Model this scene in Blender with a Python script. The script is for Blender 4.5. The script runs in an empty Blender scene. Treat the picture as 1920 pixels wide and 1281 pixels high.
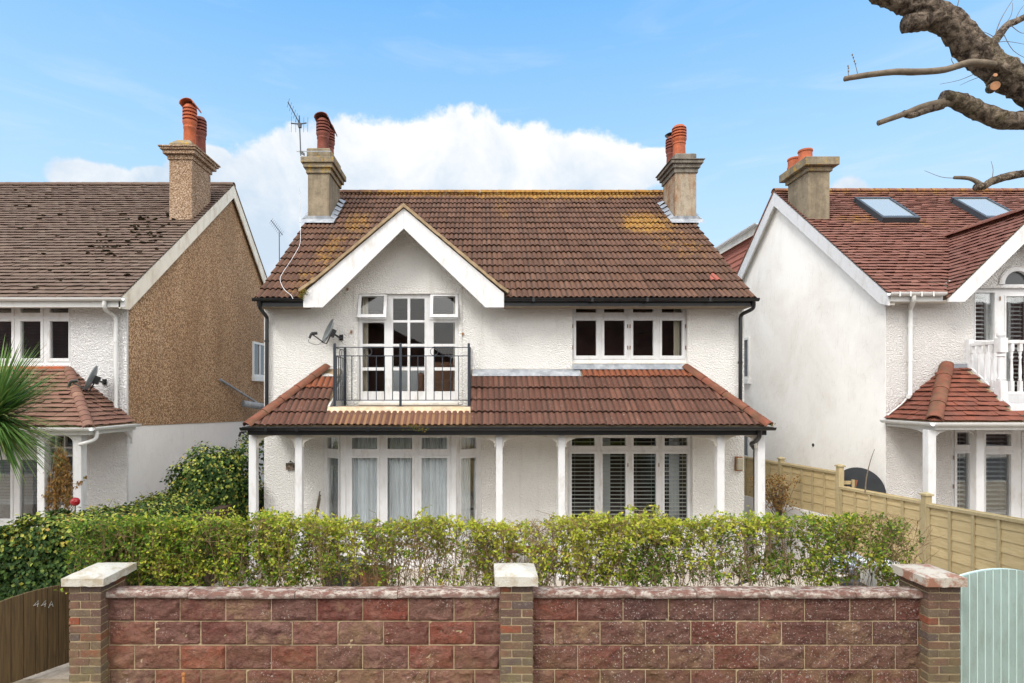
import bpy, bmesh, math, random
from mathutils import Vector, Matrix, noise as mnoise
random.seed(7)
R = math.radians
CX, CY, F, CZ = 900.0, 738.0, 1075.0, 3.2       # vanishing point, focal length (px of the photo), camera height
sc = bpy.context.scene
# ---------------------------------------------------------------- camera
cam = bpy.data.cameras.new('camera'); cob = bpy.data.objects.new('camera', cam); sc.collection.objects.link(cob)
cob.location = (0, 0, CZ); cob.rotation_euler = (R(90), 0, 0)
cam.sensor_width = 36; cam.lens = 36*F/1920; cam.shift_x = (960-CX)/1920; cam.shift_y = (CY-640.5)/1920
cam.clip_end = 3000; cam.clip_start = 0.05
sc.camera = cob
sc.view_settings.view_transform = 'Standard'; sc.view_settings.look = 'None'
sc.view_settings.exposure = 0.0; sc.view_settings.gamma = 1.0
EXPO = 0.40
sc.cycles.max_bounces = 8; sc.cycles.transparent_max_bounces = 16
# ---------------------------------------------------------------- sun
SUN_EL, SUN_AZ = 46.0, -142.0      # azimuth from +Y towards +X
sd = Vector((math.sin(R(SUN_AZ))*math.cos(R(SUN_EL)), math.cos(R(SUN_AZ))*math.cos(R(SUN_EL)), math.sin(R(SUN_EL))))
sl = bpy.data.lights.new('sun', 'SUN'); sl.energy = 1.5; sl.angle = R(14); sl.color = (1, .965, .91)
so = bpy.data.objects.new('sun', sl); sc.collection.objects.link(so)
so.rotation_euler = sd.to_track_quat('Z', 'Y').to_euler()

# ---------------------------------------------------------------- node helpers
class NT:
    def __init__(s, nt): s.nt = nt
    def n(s, t, ins=None, **props):
        nd = s.nt.nodes.new(t)
        for k, v in props.items(): setattr(nd, k, v)
        if ins:
            for k, v in ins.items():
                sk = nd.inputs[k]
                if isinstance(v, bpy.types.NodeSocket): s.nt.links.new(v, sk)
                else: sk.default_value = v
        return nd
    def m(s, op, a, b=0.0, c=0.0, clamp=False):
        return s.n('ShaderNodeMath', {0: a, 1: b, 2: c}, operation=op, use_clamp=clamp).outputs[0]
    def mr(s, v, a, b, c=0.0, d=1.0, smooth=False):
        return s.n('ShaderNodeMapRange', {'Value': v, 'From Min': a, 'From Max': b, 'To Min': c, 'To Max': d},
                   interpolation_type='SMOOTHSTEP' if smooth else 'LINEAR', clamp=True).outputs['Result']
    def mix(s, f, a, b, mode='MIX'):
        nd = s.n('ShaderNodeMix', None, data_type='RGBA', blend_type=mode)
        for i, v in ((0, f), (6, a), (7, b)):
            if isinstance(v, bpy.types.NodeSocket): s.nt.links.new(v, nd.inputs[i])
            else:
                if i and len(v) == 3: v = (*v, 1)
                nd.inputs[i].default_value = v
        return nd.outputs[2]
    def ramp(s, f, stops, interp='LINEAR'):
        nd = s.n('ShaderNodeValToRGB', {0: f}); cr = nd.color_ramp; cr.interpolation = interp
        while len(cr.elements) < len(stops): cr.elements.new(.5)
        for e, (p, c) in zip(cr.elements, stops): e.position = p; e.color = (*c, 1)
        return nd.outputs[0]
    def noise(s, vec, scale, detail=4, rough=.55, dist=0.0):
        return s.n('ShaderNodeTexNoise', {'Vector': vec, 'Scale': scale, 'Detail': detail, 'Roughness': rough, 'Distortion': dist}).outputs['Fac']
    def vor(s, vec, scale, out='Distance', feature='F1'):
        return s.n('ShaderNodeTexVoronoi', {'Vector': vec, 'Scale': scale}, feature=feature).outputs[out]
    def obj(s): return s.n('ShaderNodeTexCoord').outputs['Object']
    def map(s, vec, scale=(1, 1, 1), loc=(0, 0, 0)):
        return s.n('ShaderNodeMapping', {'Vector': vec, 'Scale': scale, 'Location': loc}).outputs[0]
    def xyz(s, vec): return s.n('ShaderNodeSeparateXYZ', {0: vec}).outputs
    def rnd(s): return s.m('FRACT', s.m('ADD', s.n('ShaderNodeNewGeometry').outputs['Random Per Island'], s.n('ShaderNodeObjectInfo').outputs['Random']))
    def bump(s, h, strength=.5, dist=.01, normal=None):
        d = {'Height': h, 'Strength': strength, 'Distance': dist}
        if normal is not None: d['Normal'] = normal
        return s.n('ShaderNodeBump', d).outputs[0]
def new_mat(name):
    m = bpy.data.materials.new(name); m.use_nodes = True; m.node_tree.nodes.clear()
    return m, NT(m.node_tree)
def finish(m, t, col, rough=.8, normal=None, spec=.3, metal=0.0, **extra):
    ins = {'Base Color': col if isinstance(col, bpy.types.NodeSocket) else (*col, 1), 'Roughness': rough, 'Metallic': metal, 'Specular IOR Level': spec}
    if normal is not None: ins['Normal'] = normal
    ins.update(extra)
    b = t.n('ShaderNodeBsdfPrincipled', ins)
    t.n('ShaderNodeOutputMaterial', {'Surface': b.outputs[0]})
    return m

# ---------------------------------------------------------------- world
w = bpy.data.worlds.new('World'); sc.world = w; w.use_nodes = True
W = NT(w.node_tree); w.node_tree.nodes.clear()
sky = W.n('ShaderNodeTexSky', None, sky_type='NISHITA', sun_disc=False, sun_elevation=R(SUN_EL), sun_rotation=R(SUN_AZ), air_density=1.0, dust_density=.6, ozone_density=1.5)
gen = W.n('ShaderNodeTexCoord').outputs['Generated']
gx, gy, gz = W.xyz(gen)
az = W.m('ARCTAN2', gx, gy); el = W.m('ARCSINE', gz)
wn = W.noise(gen, 8.0, 13, .66, .1); wn2 = W.noise(gen, 24.0, 6, .6)
fb = W.m('ADD', W.m('MULTIPLY', W.m('SUBTRACT', wn, .5), 2.3), W.m('MULTIPLY', W.m('SUBTRACT', wn2, .5), .55))
def blob(px, py, rx, ry):
    a = math.atan((px-CX)/F); e = math.atan((CY-py)/F*math.cos(a))
    ra = rx/F*math.cos(a)**2; re = ry/F*math.cos(a)
    u = W.m('MULTIPLY', W.m('SUBTRACT', az, a), 1/ra); v = W.m('MULTIPLY', W.m('SUBTRACT', el, e), 1/re)
    return W.m('SUBTRACT', 1.0, W.m('SQRT', W.m('ADD', W.m('MULTIPLY', u, u), W.m('MULTIPLY', v, v))))
fld = None
for b in [(880, 330, 190, 118), (960, 300, 110, 75), (1050, 330, 150, 78), (700, 330, 190, 96), (560, 340, 150, 95), (1150, 325, 130, 46), (1215, 300, 60, 22), (395, 300, 55, 28), (300, 335, 60, 22), (490, 400, 75, 120),
          (530, 500, 70, 90), (190, 345, 110, 40), (1590, 365, 52, 40), (800, 390, 380, 100), (400, 330, 95, 45), (2600, 300, 500, 120), (-900, 350, 500, 100)]:
    q = blob(*b); fld = q if fld is None else W.m('MAXIMUM', fld, q)
dens = W.mr(W.m('ADD', fld, W.m('MULTIPLY', fb, .52)), .0, .22, 0, 1, True)
wisp = W.mr(W.noise(W.map(gen, (2.2, 2.2, 11)), 2.0, 8, .6, .6), .50, .76, 0, .6, True)
wisp = W.m('MULTIPLY', wisp, W.mr(el, .1, .45, 1.0, .25))
nis = W.n('ShaderNodeHueSaturation', {'Saturation': 1.0, 'Value': .115, 'Color': sky.outputs[0]}).outputs[0]
grad = W.ramp(W.mr(el, 0.0, .75), [(0, (.60, .74, .85)), (.28, (.50, .69, .87)), (.5, (.35, .60, .87)), (.8, (.17, .44, .82)), (1, (.11, .36, .78))])
base = W.mix(.86, nis, grad)
cshade = W.mix(W.mr(W.m('ADD', W.m('MULTIPLY', W.noise(gen, 5.5, 9, .62, .4), 1.5), W.m('MULTIPLY', W.mr(el, .26, .42), .42)), .78, 1.18), (.50, .595, .70), (.80, .80, .80))
c1 = W.mix(wisp, base, (.68, .73, .78))
c2 = W.mix(dens, c1, cshade)
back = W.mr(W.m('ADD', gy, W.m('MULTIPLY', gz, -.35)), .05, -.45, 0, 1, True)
fill_cloud = W.m('MULTIPLY', W.mr(W.noise(gen, 2.2, 6, .6), .30, .52, .45, 1.0, True), back)  # unseen bright cloud cover, added behind the camera to light the house fronts
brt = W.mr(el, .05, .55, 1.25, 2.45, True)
fill_col = W.n('ShaderNodeVectorMath', {0: W.mix(0.0, (1.0, .985, .955), (1, 1, 1)), 'Scale': brt}, operation='SCALE').outputs[0]
c2 = W.mix(fill_cloud, c2, fill_col)
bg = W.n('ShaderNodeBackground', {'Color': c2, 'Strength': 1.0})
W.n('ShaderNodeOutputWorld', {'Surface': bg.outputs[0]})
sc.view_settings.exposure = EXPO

# ---------------------------------------------------------------- geometry helpers
def P(x, y, d): return Vector(((x-CX)*d/F, d, CZ+(CY-y)*d/F))
def X_(x, d): return (x-CX)*d/F
def Z_(y, d): return CZ+(CY-y)*d/F
class MB:
    def __init__(s): s.v = []; s.f = []; s.cuts = []
    def cut(s): s.cuts.append((len(s.v), len(s.f))); return s
    def add(s, vs, fs):
        o = len(s.v); s.v += [tuple(v) for v in vs]; s.f += [tuple(i+o for i in f) for f in fs]; return s
    def box(s, x0, x1, y0, y1, z0, z1, j=0.0):
        vs = [(x, y, z) for z in (z0, z1) for y in (y0, y1) for x in (x0, x1)]
        if j: vs = [tuple(c+random.uniform(-j, j) for c in v) for v in vs]
        return s.add(vs, [(0, 2, 3, 1), (4, 5, 7, 6), (0, 1, 5, 4), (2, 6, 7, 3), (0, 4, 6, 2), (1, 3, 7, 5)])
    def obox(s, c, ax, hs):       # oriented box: centre, 3 unit axes, half sizes
        vs = [c+ax[0]*hs[0]*i+ax[1]*hs[1]*j+ax[2]*hs[2]*k for k in (-1, 1) for j in (-1, 1) for i in (-1, 1)]
        return s.add(vs, [(0, 2, 3, 1), (4, 5, 7, 6), (0, 1, 5, 4), (2, 6, 7, 3), (0, 4, 6, 2), (1, 3, 7, 5)])
    def bar(s, a, b, wd, ht, up=Vector((0, 0, 1))):
        a, b = Vector(a), Vector(b); d = b-a; L = d.length; d.normalize()
        sx = d.cross(up).normalized(); u = sx.cross(d).normalized()
        return s.obox((a+b)/2, (d, sx, u), (L/2, wd/2, ht/2))
    def prism(s, poly, axis, a, b):
        n = len(poly)
        def mk(p, t):
            return {'x': (t, p[0], p[1]), 'y': (p[0], t, p[1]), 'z': (p[0], p[1], t)}[axis]
        vs = [mk(p, a) for p in poly]+[mk(p, b) for p in poly]
        fs = [tuple(range(n)), tuple(range(2*n-1, n-1, -1))]+[(i, (i+1) % n, n+(i+1) % n, n+i) for i in range(n)]
        return s.add(vs, fs)
    def tube(s, pts, r, n=8, cap=True):
        pts = [Vector(p) for p in pts]
        rr = r if isinstance(r, (list, tuple)) else [r]*len(pts)
        vs = []; up = Vector((.013, .021, 1)).normalized(); prev = None
        for i, p in enumerate(pts):
            d = (pts[min(i+1, len(pts)-1)]-pts[max(i-1, 0)]).normalized()
            if prev is None:
                ref = up if abs(d.dot(up)) < .95 else Vector((1, 0, 0)); a = d.cross(ref).normalized()
            else: a = (prev-d*prev.dot(d)).normalized()
            prev = a; b = d.cross(a)
            for k in range(n):
                t = 2*math.pi*k/n; vs.append(p+(a*math.cos(t)+b*math.sin(t))*rr[i])
        fs = [(i*n+k, i*n+(k+1) % n, (i+1)*n+(k+1) % n, (i+1)*n+k) for i in range(len(pts)-1) for k in range(n)]
        if cap: fs += [tuple(range(n-1, -1, -1)), tuple((len(pts)-1)*n+k for k in range(n))]
        return s.add(vs, fs)
    def lathe(s, c, prof, n=20):
        vs = []; c = Vector(c)
        for (r, z) in prof:
            for k in range(n):
                t = 2*math.pi*k/n; vs.append((c.x+r*math.cos(t), c.y+r*math.sin(t), c.z+z))
        fs = [(i*n+k, i*n+(k+1) % n, (i+1)*n+(k+1) % n, (i+1)*n+k) for i in range(len(prof)-1) for k in range(n)]
        fs += [tuple(range(n-1, -1, -1)), tuple((len(prof)-1)*n+k for k in range(n))]
        return s.add(vs, fs)
    def holed(s, x0, x1, z0, z1, holes, y0, y1):   # slab in the XZ plane with rectangular holes
        xs = sorted({round(v, 5) for v in [x0, x1]+[h[0] for h in holes]+[h[1] for h in holes] if x0-1e-6 <= v <= x1+1e-6})
        zs = sorted({round(v, 5) for v in [z0, z1]+[h[2] for h in holes]+[h[3] for h in holes] if z0-1e-6 <= v <= z1+1e-6})
        def solid(i, j):
            if i < 0 or j < 0 or i >= len(xs)-1 or j >= len(zs)-1: return False
            cx, cz = (xs[i]+xs[i+1])/2, (zs[j]+zs[j+1])/2
            return not any(h[0] < cx < h[1] and h[2] < cz < h[3] for h in holes)
        for i in range(len(xs)-1):
            for j in range(len(zs)-1):
                if not solid(i, j): continue
                a, b, c, d = xs[i], xs[i+1], zs[j], zs[j+1]
                s.add([(a, y0, c), (b, y0, c), (b, y0, d), (a, y0, d), (a, y1, c), (b, y1, c), (b, y1, d), (a, y1, d)],
                      [(0, 1, 2, 3), (5, 4, 7, 6)]+([(0, 3, 7, 4)] if not solid(i-1, j) else [])+([(1, 5, 6, 2)] if not solid(i+1, j) else [])
                      + ([(0, 4, 5, 1)] if not solid(i, j-1) else [])+([(3, 2, 6, 7)] if not solid(i, j+1) else []))
        return s
    def build(s, name, mat, parent=None, smooth=False, bevel=0.0, label=None, weld=False, recalc=True, autosmooth=None):
        if s.cuts:
            cs = [(0, 0)]+s.cuts+[(len(s.v), len(s.f))]; first = None; s.cuts = []
            for (v0, f0), (v1, f1) in zip(cs, cs[1:]):
                if f1 == f0: continue
                m_ = MB(); m_.v = s.v[v0:v1]; m_.f = [tuple(i-v0 for i in f) for f in s.f[f0:f1]]
                o = m_.build(name, mat, parent, smooth, bevel, label, weld, recalc, autosmooth); first = first or o
            return first
        me = bpy.data.meshes.new(name); me.from_pydata(s.v, [], s.f)
        if recalc or weld:
            bm = bmesh.new(); bm.from_mesh(me)
            if weld: bmesh.ops.remove_doubles(bm, verts=bm.verts, dist=1e-5)
            if recalc: bmesh.ops.recalc_face_normals(bm, faces=bm.faces)
            bm.to_mesh(me); bm.free()
        if smooth: me.polygons.foreach_set('use_smooth', [True]*len(me.polygons))
        me.materials.append(mat)
        o = bpy.data.objects.new(name, me); sc.collection.objects.link(o)
        if autosmooth is not None:
            me.polygons.foreach_set('use_smooth', [True]*len(me.polygons)); me.set_sharp_from_angle(angle=R(autosmooth))
        if bevel:
            md = o.modifiers.new('edge', 'BEVEL'); md.width = bevel; md.segments = 2; md.limit_method = 'ANGLE'; md.angle_limit = R(40)
        if parent: attach(o, parent)
        if label: o['label'] = label
        return o
def attach(o, parent):
    o.parent = parent
    if parent.type == 'EMPTY': o.location = -parent.location
def thing(name, label, cat, loc=(0, 0, 0), group=None):
    o = bpy.data.objects.new(name, None); sc.collection.objects.link(o); o.location = loc; o.empty_display_size = .2
    o['label'] = label; o['category'] = cat
    if group: o['group'] = group
    return o
def tag(o, label, cat, group=None, kind=None):
    o['label'] = label; o['category'] = cat
    if group: o['group'] = group
    if kind: o['kind'] = kind
    return o
def struct(o): o['kind'] = 'structure'; return o
def arc(c, r, a0, a1, n): return [(c[0]+r*math.cos(R(a0+(a1-a0)*i/n)), c[1]+r*math.sin(R(a0+(a1-a0)*i/n))) for i in range(n+1)]

# ---------------------------------------------------------------- materials
def m_plain(name, col, rough=.6, spec=.3, var=.12, scale=6, bumps=.0, bscale=60, metal=0.0, dirt=None):
    m, t = new_mat(name); o = t.obj()
    n = t.noise(o, scale, 5, .6)
    c = t.mix(t.mr(n, .3, .7), tuple(v*(1-var) for v in col), tuple(min(1, v*(1+var)) for v in col))
    if dirt:
        dcol, amt, ds = dirt
        c = t.mix(t.mr(t.noise(t.map(o, (1, 1, .35)), ds, 8, .68), .62-amt*.3, .8, 0, .8), c, dcol)
    nm = t.bump(t.noise(o, bscale, 4), bumps, .01) if bumps else None
    return finish(m, t, c, rough, nm, spec, metal)
def m_roughcast(name, col, lump=16, strength=1.0, dist=.03, dirtcol=(.42, .40, .34)):
    m, t = new_mat(name); o = t.obj(); x, y, z = t.xyz(o)
    n1 = t.noise(t.map(o, (1, 1, 1.3)), lump*1.7, 3, .55, .15); n2 = t.noise(o, lump*4.5, 3, .6)
    vr = t.vor(t.map(o, (1, 1, 1.3)), lump*2.0, feature='SMOOTH_F1')
    h = t.m('ADD', t.m('ADD', t.mr(n1, .35, .65, 0, 1, True), t.m('MULTIPLY', n2, .3)), t.m('MULTIPLY', vr, -.5))
    big = t.noise(o, .9, 6, .6)
    c = t.mix(t.mr(big, .35, .7), tuple(v*.955 for v in col), col)
    c = t.mix(t.mr(t.noise(o, 55, 3, .7), .62, .75, 0, .16), c, dirtcol)
    st = t.noise(t.map(o, (3.2, 3.2, .25)), 2.2, 6, .65)
    c = t.mix(t.mr(st, .56, .8, 0, .26), c, dirtcol)
    return finish(m, t, c, .9, t.bump(h, strength, dist), .15)
def m_pebble(name, cols, scale=62):
    m, t = new_mat(name); o = t.obj()
    v = t.n('ShaderNodeTexVoronoi', {'Vector': o, 'Scale': scale})
    rc = t.xyz(v.outputs['Color'])[0]
    c = t.ramp(rc, cols)
    big = t.noise(t.map(o, (1, 1, .5)), 1.1, 6, .6)
    c = t.mix(t.mr(big, .38, .68, 0, .6), c, (.27, .155, .08)); c = t.mix(t.mr(t.noise(t.map(o, (1, 2.5, .3)), 1.2, 6, .7), .5, .72, 0, .4), c, (.50, .36, .24))
    c = t.mix(t.mr(v.outputs['Distance'], .35, .7, 0, .6), c, (.10, .06, .035))
    nm = t.bump(t.m('SUBTRACT', 1.0, v.outputs['Distance']), 1.0, .012)
    return finish(m, t, c, .85, nm, .2)
def m_render(name, col, stain=(.62, .56, .50)):
    m, t = new_mat(name); o = t.obj()
    big = t.noise(t.map(o, (1, .5, .42)), 1.3, 7, .62, .5)
    c = t.mix(t.mr(big, .45, .68, 0, .45), col, stain)
    fine = t.noise(t.map(o, (3, 3, .5)), 6, 8, .7)
    crk = t.m('ABSOLUTE', t.m('SUBTRACT', t.noise(o, 1.4, 6, .6, .6), .5))
    c = t.mix(t.m('MULTIPLY', t.mr(crk, .006, 0), t.mr(big, .45, .6, 0, .28)), c, (.30, .27, .23))
    c = t.mix(t.mr(fine, .56, .73, 0, .22), c, (.35, .31, .27))
    n = t.m('ADD', t.noise(o, 3, 6, .6), t.m('MULTIPLY', t.noise(o, 40, 3), .15))
    return finish(m, t, c, .85, t.bump(n, .5, .03), .15)
def m_tile(name, cols, lichen=None, grooves=False, speck=(.55, .50, .45), specks=.6, streak=None):
    """cols: ramp stops over the per-tile random value; lichen: list of (x,y,z,r,strength) plus band"""
    m, t = new_mat(name); o = t.obj(); x, y, z = t.xyz(o)
    r = t.rnd()
    c = t.ramp(r, cols)
    n = t.noise(o, 3.0, 7, .65)
    c = t.mix(t.mr(n, .35, .7, 0, .5), c, tuple(v*.62 for v in cols[len(cols)//2][1]))
    c = t.mix(t.mr(t.noise(o, 30, 4, .7), .45, .75, 0, .35), c, (.16, .13, .11))
    if specks: c = t.mix(t.mr(t.noise(o, 42, 2, .5), .70, .76, 0, specks), c, speck)
    if grooves:
        g = t.n('ShaderNodeAttribute', None, attribute_name='groove').outputs['Fac']
        c = t.mix(t.mr(g, .5, 1.0, 0, .7), c, (.035, .024, .018))
        if streak:
            x0, x1, z1 = streak
            mk = t.m('MULTIPLY', t.m('MULTIPLY', t.mr(x, x0, x0+.25), t.mr(x, x1, x1-.25)), t.mr(z, z1+.03, z1-.03))
            c = t.mix(t.m('MULTIPLY', t.m('MULTIPLY', mk, t.mr(g, .35, .7)), .75), c, (.27, .155, .075))
    if lichen:
        tot = None
        for (lx, ly, lz, rx, rz, st) in lichen:
            u = t.m('MULTIPLY', t.m('SUBTRACT', x, lx), 1/rx); v = t.m('MULTIPLY', t.m('SUBTRACT', z, lz), 1/rz)
            q = t.m('MULTIPLY', t.m('MAXIMUM', t.m('SUBTRACT', 1.0, t.m('ADD', t.m('MULTIPLY', u, u), t.m('MULTIPLY', v, v))), 0.0), st)
            tot = q if tot is None else t.m('MAXIMUM', tot, q)
        ln = t.noise(o, 20, 8, .9); ln2 = t.noise(t.map(o, (2.8, 1, .5)), 3.2, 6, .75)
        val = t.m('ADD', t.m('ADD', ln, t.m('MULTIPLY', ln2, .55)), t.m('MULTIPLY', tot, .27))
        mk = t.mr(val, 1.00, 1.10, 0, .8)
        lc = t.ramp(t.noise(o, 14, 3), [(.35, (.20, .10, .03)), (.5, (.36, .17, .02)), (.65, (.30, .22, .07))])
        c = t.mix(mk, c, lc)
    nm = t.bump(t.noise(o, 120, 4, .7), .35, .006)
    return finish(m, t, c, .85, nm, .2)
def m_brick(name, stops, mossy=True):
    m, t = new_mat(name); o = t.obj(); x, y, z = t.xyz(o)
    c = t.ramp(t.rnd(), stops, 'CONSTANT')
    c = t.mix(t.mr(t.noise(o, 14, 7, .7), .36, .62, 0, .8), c, (.10, .068, .05))
    c = t.mix(t.mr(t.noise(o, 60, 4, .7), .56, .68, 0, .6), c, (.33, .28, .20))
    if mossy: c = t.mix(t.m('MULTIPLY', t.mr(z, 1.1, .5), t.mr(t.noise(o, 6, 6, .6), .35, .62, 0, .75)), c, (.17, .15, .075))
    return finish(m, t, c, .9, t.bump(t.noise(o, 90, 6, .7), .9, .01), .15)
def m_block(name):
    m, t = new_mat(name); o = t.obj(); x, y, z = t.xyz(o); r = t.rnd()
    c = t.ramp(r, [(0, (.17, .050, .038)), (.2, (.19, .085, .068)), (.4, (.25, .062, .040)), (.55, (.165, .070, .055)), (.7, (.30, .085, .052)), (.85, (.205, .10, .072)), (1, (.15, .070, .062))])
    rr = t.m('FRACT', t.m('MULTIPLY', r, 17.3)); c = t.mix(t.mr(t.m('ADD', t.noise(t.map(o, (1, 1, 1.8)), 4.2, 7, .75, .8), t.m('MULTIPLY', rr, .1)), .48, .72, 0, .65), c, (.36, .20, .165))
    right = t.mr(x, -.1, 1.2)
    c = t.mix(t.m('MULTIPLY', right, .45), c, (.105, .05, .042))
    n = t.noise(o, 5.5, 8, .7, .4)
    c = t.mix(t.mr(t.m('ADD', n, t.m('MULTIPLY', rr, .26)), .70, .86, 0, .7), c, (.34, .22, .125))
    c = t.mix(t.mr(t.noise(t.map(o, (1, 1, 1.6)), 17, 6, .7, 1.2), .50, .70, 0, .7), c, (.062, .028, .024))
    low = t.mr(z, .95, .55)
    c = t.mix(t.m('MULTIPLY', low, t.mr(t.noise(o, 3.3, 6, .7), .42, .65, 0, .55)), c, (.24, .17, .08))
    sp = t.mr(t.noise(o, 62, 2, .5), .62, .67); spm = t.mr(t.m('ADD', t.noise(o, 3.0, 3, .6), t.m('MULTIPLY', right, .18)), .53, .63)
    c = t.mix(t.mr(t.noise(o, 2.4, 6, .7), .45, .72, 0, .22), c, (.46, .29, .21))
    c = t.mix(t.m('MULTIPLY', t.m('MULTIPLY', sp, spm), .8), c, (.52, .46, .42))
    nm = t.bump(t.noise(t.map(o, (1, 1, 1.5)), 24, 7, .72, .8), 1.0, .06)
    return finish(m, t, c, .8, nm, .25)
def m_coping(name):
    m, t = new_mat(name); o = t.obj(); x, y, z = t.xyz(o)
    n = t.noise(t.map(o, (1, 2, 2)), 9, 8, .75, .3)
    c = t.mix(t.mr(n, .46, .58), (.17, .085, .066), (.43, .38, .33)); c = t.mix(t.mr(z, 1.315, 1.285, 0, .45), c, (.17, .14, .13))
    c = t.mix(t.mr(t.noise(o, 26, 6, .75), .50, .64, 0, .8), c, (.10, .07, .06))
    return finish(m, t, c, .85, t.bump(t.noise(o, 45, 6, .7), .9, .012), .2)
def m_stone(name, col, patch, thr=.5):
    m, t = new_mat(name); o = t.obj()
    c = t.mix(t.mr(t.noise(o, 6, 8, .7), thr, thr+.12), col, patch)
    c = t.mix(t.mr(t.noise(o, 28, 6, .75), .55, .72, 0, .55), c, (.16, .14, .11))
    return finish(m, t, c, .88, t.bump(t.noise(o, 50, 6, .7), .8, .01), .2)
def m_chim(name, col, stain, lich=.0):
    m, t = new_mat(name); o = t.obj()
    c = t.mix(t.mr(t.noise(t.map(o, (4, 4, .5)), 1.6, 7, .65), .42, .60), col, stain)
    c = t.mix(t.mr(t.noise(o, 3.1, 7, .7), .48, .66, 0, .6), c, tuple(min(1, v*1.35) for v in col))
    c = t.mix(t.mr(t.noise(o, 12, 7, .7), .5, .75, 0, .7), c, tuple(v*.45 for v in col))
    if lich:
        c = t.mix(t.mr(t.m('ADD', t.noise(o, 7, 7, .75), lich), .62, .72, 0, .85), c, (.42, .25, .03))
    return finish(m, t, c, .9, t.bump(t.noise(o, 45, 6, .7), .8, .012), .15)
def m_wood(name, col, dark, scale=(1, 1, 1), gr=9, knots=True):
    m, t = new_mat(name); o = t.obj(); r = t.rnd()
    g = t.noise(t.map(o, scale), gr, 8, .65, .6)
    c = t.mix(t.mr(g, .35, .68), col, dark)
    c = t.mix(t.m('MULTIPLY', r, .35), c, tuple(v*.55 for v in col))
    c = t.mix(t.mr(t.noise(o, 2.0, 6, .65), .45, .72, 0, .55), c, tuple(v*.68 for v in (col[0], col[1]*1.03, col[2])))
    return finish(m, t, c, .85, t.bump(g, .5, .006), .15)
def m_leaf(name, stops, rough=.42, transl=.32):
    m, t = new_mat(name); o = t.obj()
    c = t.ramp(t.rnd(), stops)
    big = t.noise(o, 1.6, 3, .5)
    c = t.mix(t.mr(big, .35, .65, 0, .5), c, tuple(v*.62 for v in stops[len(stops)//3][1]))
    b = t.n('ShaderNodeBsdfPrincipled', {'Base Color': c, 'Roughness': rough+.1, 'Specular IOR Level': .22})
    tr = t.n('ShaderNodeBsdfTranslucent', {'Color': c})
    mx = t.n('ShaderNodeMixShader', {0: transl, 1: b.outputs[0], 2: tr.outputs[0]})
    t.n('ShaderNodeOutputMaterial', {'Surface': mx.outputs[0]})
    return m
def m_glass(name):
    m, t = new_mat(name)
    fr = t.n('ShaderNodeFresnel', {'IOR': 1.5}).outputs[0]
    f = t.m('MULTIPLY', fr, .8, clamp=True)
    nz = t.bump(t.noise(t.obj(), 1.5, 2), .04, .02)
    g = t.n('ShaderNodeBsdfGlossy', {'Roughness': .015, 'Color': (1, 1, 1, 1), 'Normal': nz}); tr = t.n('ShaderNodeBsdfTransparent', {'Color': (.955, .97, .97, 1)})
    mx = t.n('ShaderNodeMixShader', {0: f, 1: tr.outputs[0], 2: g.outputs[0]})
    t.n('ShaderNodeOutputMaterial', {'Surface': mx.outputs[0]})
    return m
M = {}
M['roughcast'] = m_roughcast('white_roughcast', (.86, .845, .815), 20, .85, .017)
M['roughcast_left'] = m_roughcast('bright_roughcast', (.82, .81, .81), 20, .9, .024, (.52, .51, .50))
M['roughcast_right'] = m_roughcast('warm_roughcast', (.78, .755, .735), 20, .85, .022, (.50, .46, .43))
M['pebble'] = m_pebble('brown_pebbledash', [(0, (.16, .085, .04)), (.2, (.36, .20, .10)), (.5, (.52, .31, .165)), (.75, (.72, .50, .31)), (1, (.24, .14, .07))], 42)
M['pebble_grey'] = m_pebble('grey_pebbledash', [(0, (.13, .08, .05)), (.3, (.29, .19, .125)), (.6, (.46, .33, .23)), (1, (.62, .49, .38))], 42)
M['render'] = m_render('smooth_white_render', (.87, .855, .825))
M['render_low'] = m_render('plinth_render', (.77, .75, .74), (.68, .66, .64))
M['white'] = m_plain('white_paint', (.65, .65, .66), .4, .4, .04, 5, .15, 30, dirt=((.42, .38, .32), .4, 9))
M['white_beam'] = m_plain('aged_white_paint', (.70, .66, .59), .5, .3, .05, 5, .15, 30, dirt=((.40, .34, .27), .5, 6))
M['blind_grey'] = m_plain('grey_blind', (.30, .31, .32), .5, .3, .05, 3); M['cream'] = m_plain('cream_paint', (.72, .66, .55), .5, .3, .05, 5, .15, 30, dirt=((.42, .30, .18), .5, 5))
M['upvc'] = m_plain('white_plastic', (.66, .66, .65), .35, .5, .03, 8, dirt=((.45, .42, .36), .3, 7))
M['black'] = m_plain('black_plastic', (.012, .012, .014), .3, .5, .2, 8)
M['iron'] = m_plain('dark_iron', (.018, .024, .035), .4, .5, .2, 12)
M['lead'] = m_plain('lead_flashing', (.24, .26, .29), .55, .4, .25, 7, .3, 25, dirt=((.55, .56, .57), .5, 5))
M['mortar_white'] = m_stone('cement', (.50, .49, .47), (.38, .37, .35))
M['cream_strip'] = m_plain('stained_apron', (.46, .37, .27), .8, .2, .35, 9, .3, 30, dirt=((.55, .32, .14), .7, 12))
M['undercloak'] = m_plain('verge_mortar', (.30, .22, .135), .9, .15, .3, 9, .5, 30)
M['glass'] = m_glass('window_glass')
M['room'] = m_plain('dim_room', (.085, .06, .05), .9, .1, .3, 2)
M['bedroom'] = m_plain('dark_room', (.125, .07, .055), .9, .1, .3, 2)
M['net'] = m_plain('net_curtain', (.86, .88, .90), .9, .1, .06, 3)
M['curtain'] = m_plain('cream_curtain', (.55, .48, .38), .9, .1, .1, 3)
M['slat'] = m_plain('pale_slat', (.80, .78, .72), .5, .3, .05, 3)
M['slat_white'] = m_plain('white_slat', (.80, .81, .80), .5, .3, .03, 3)
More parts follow.
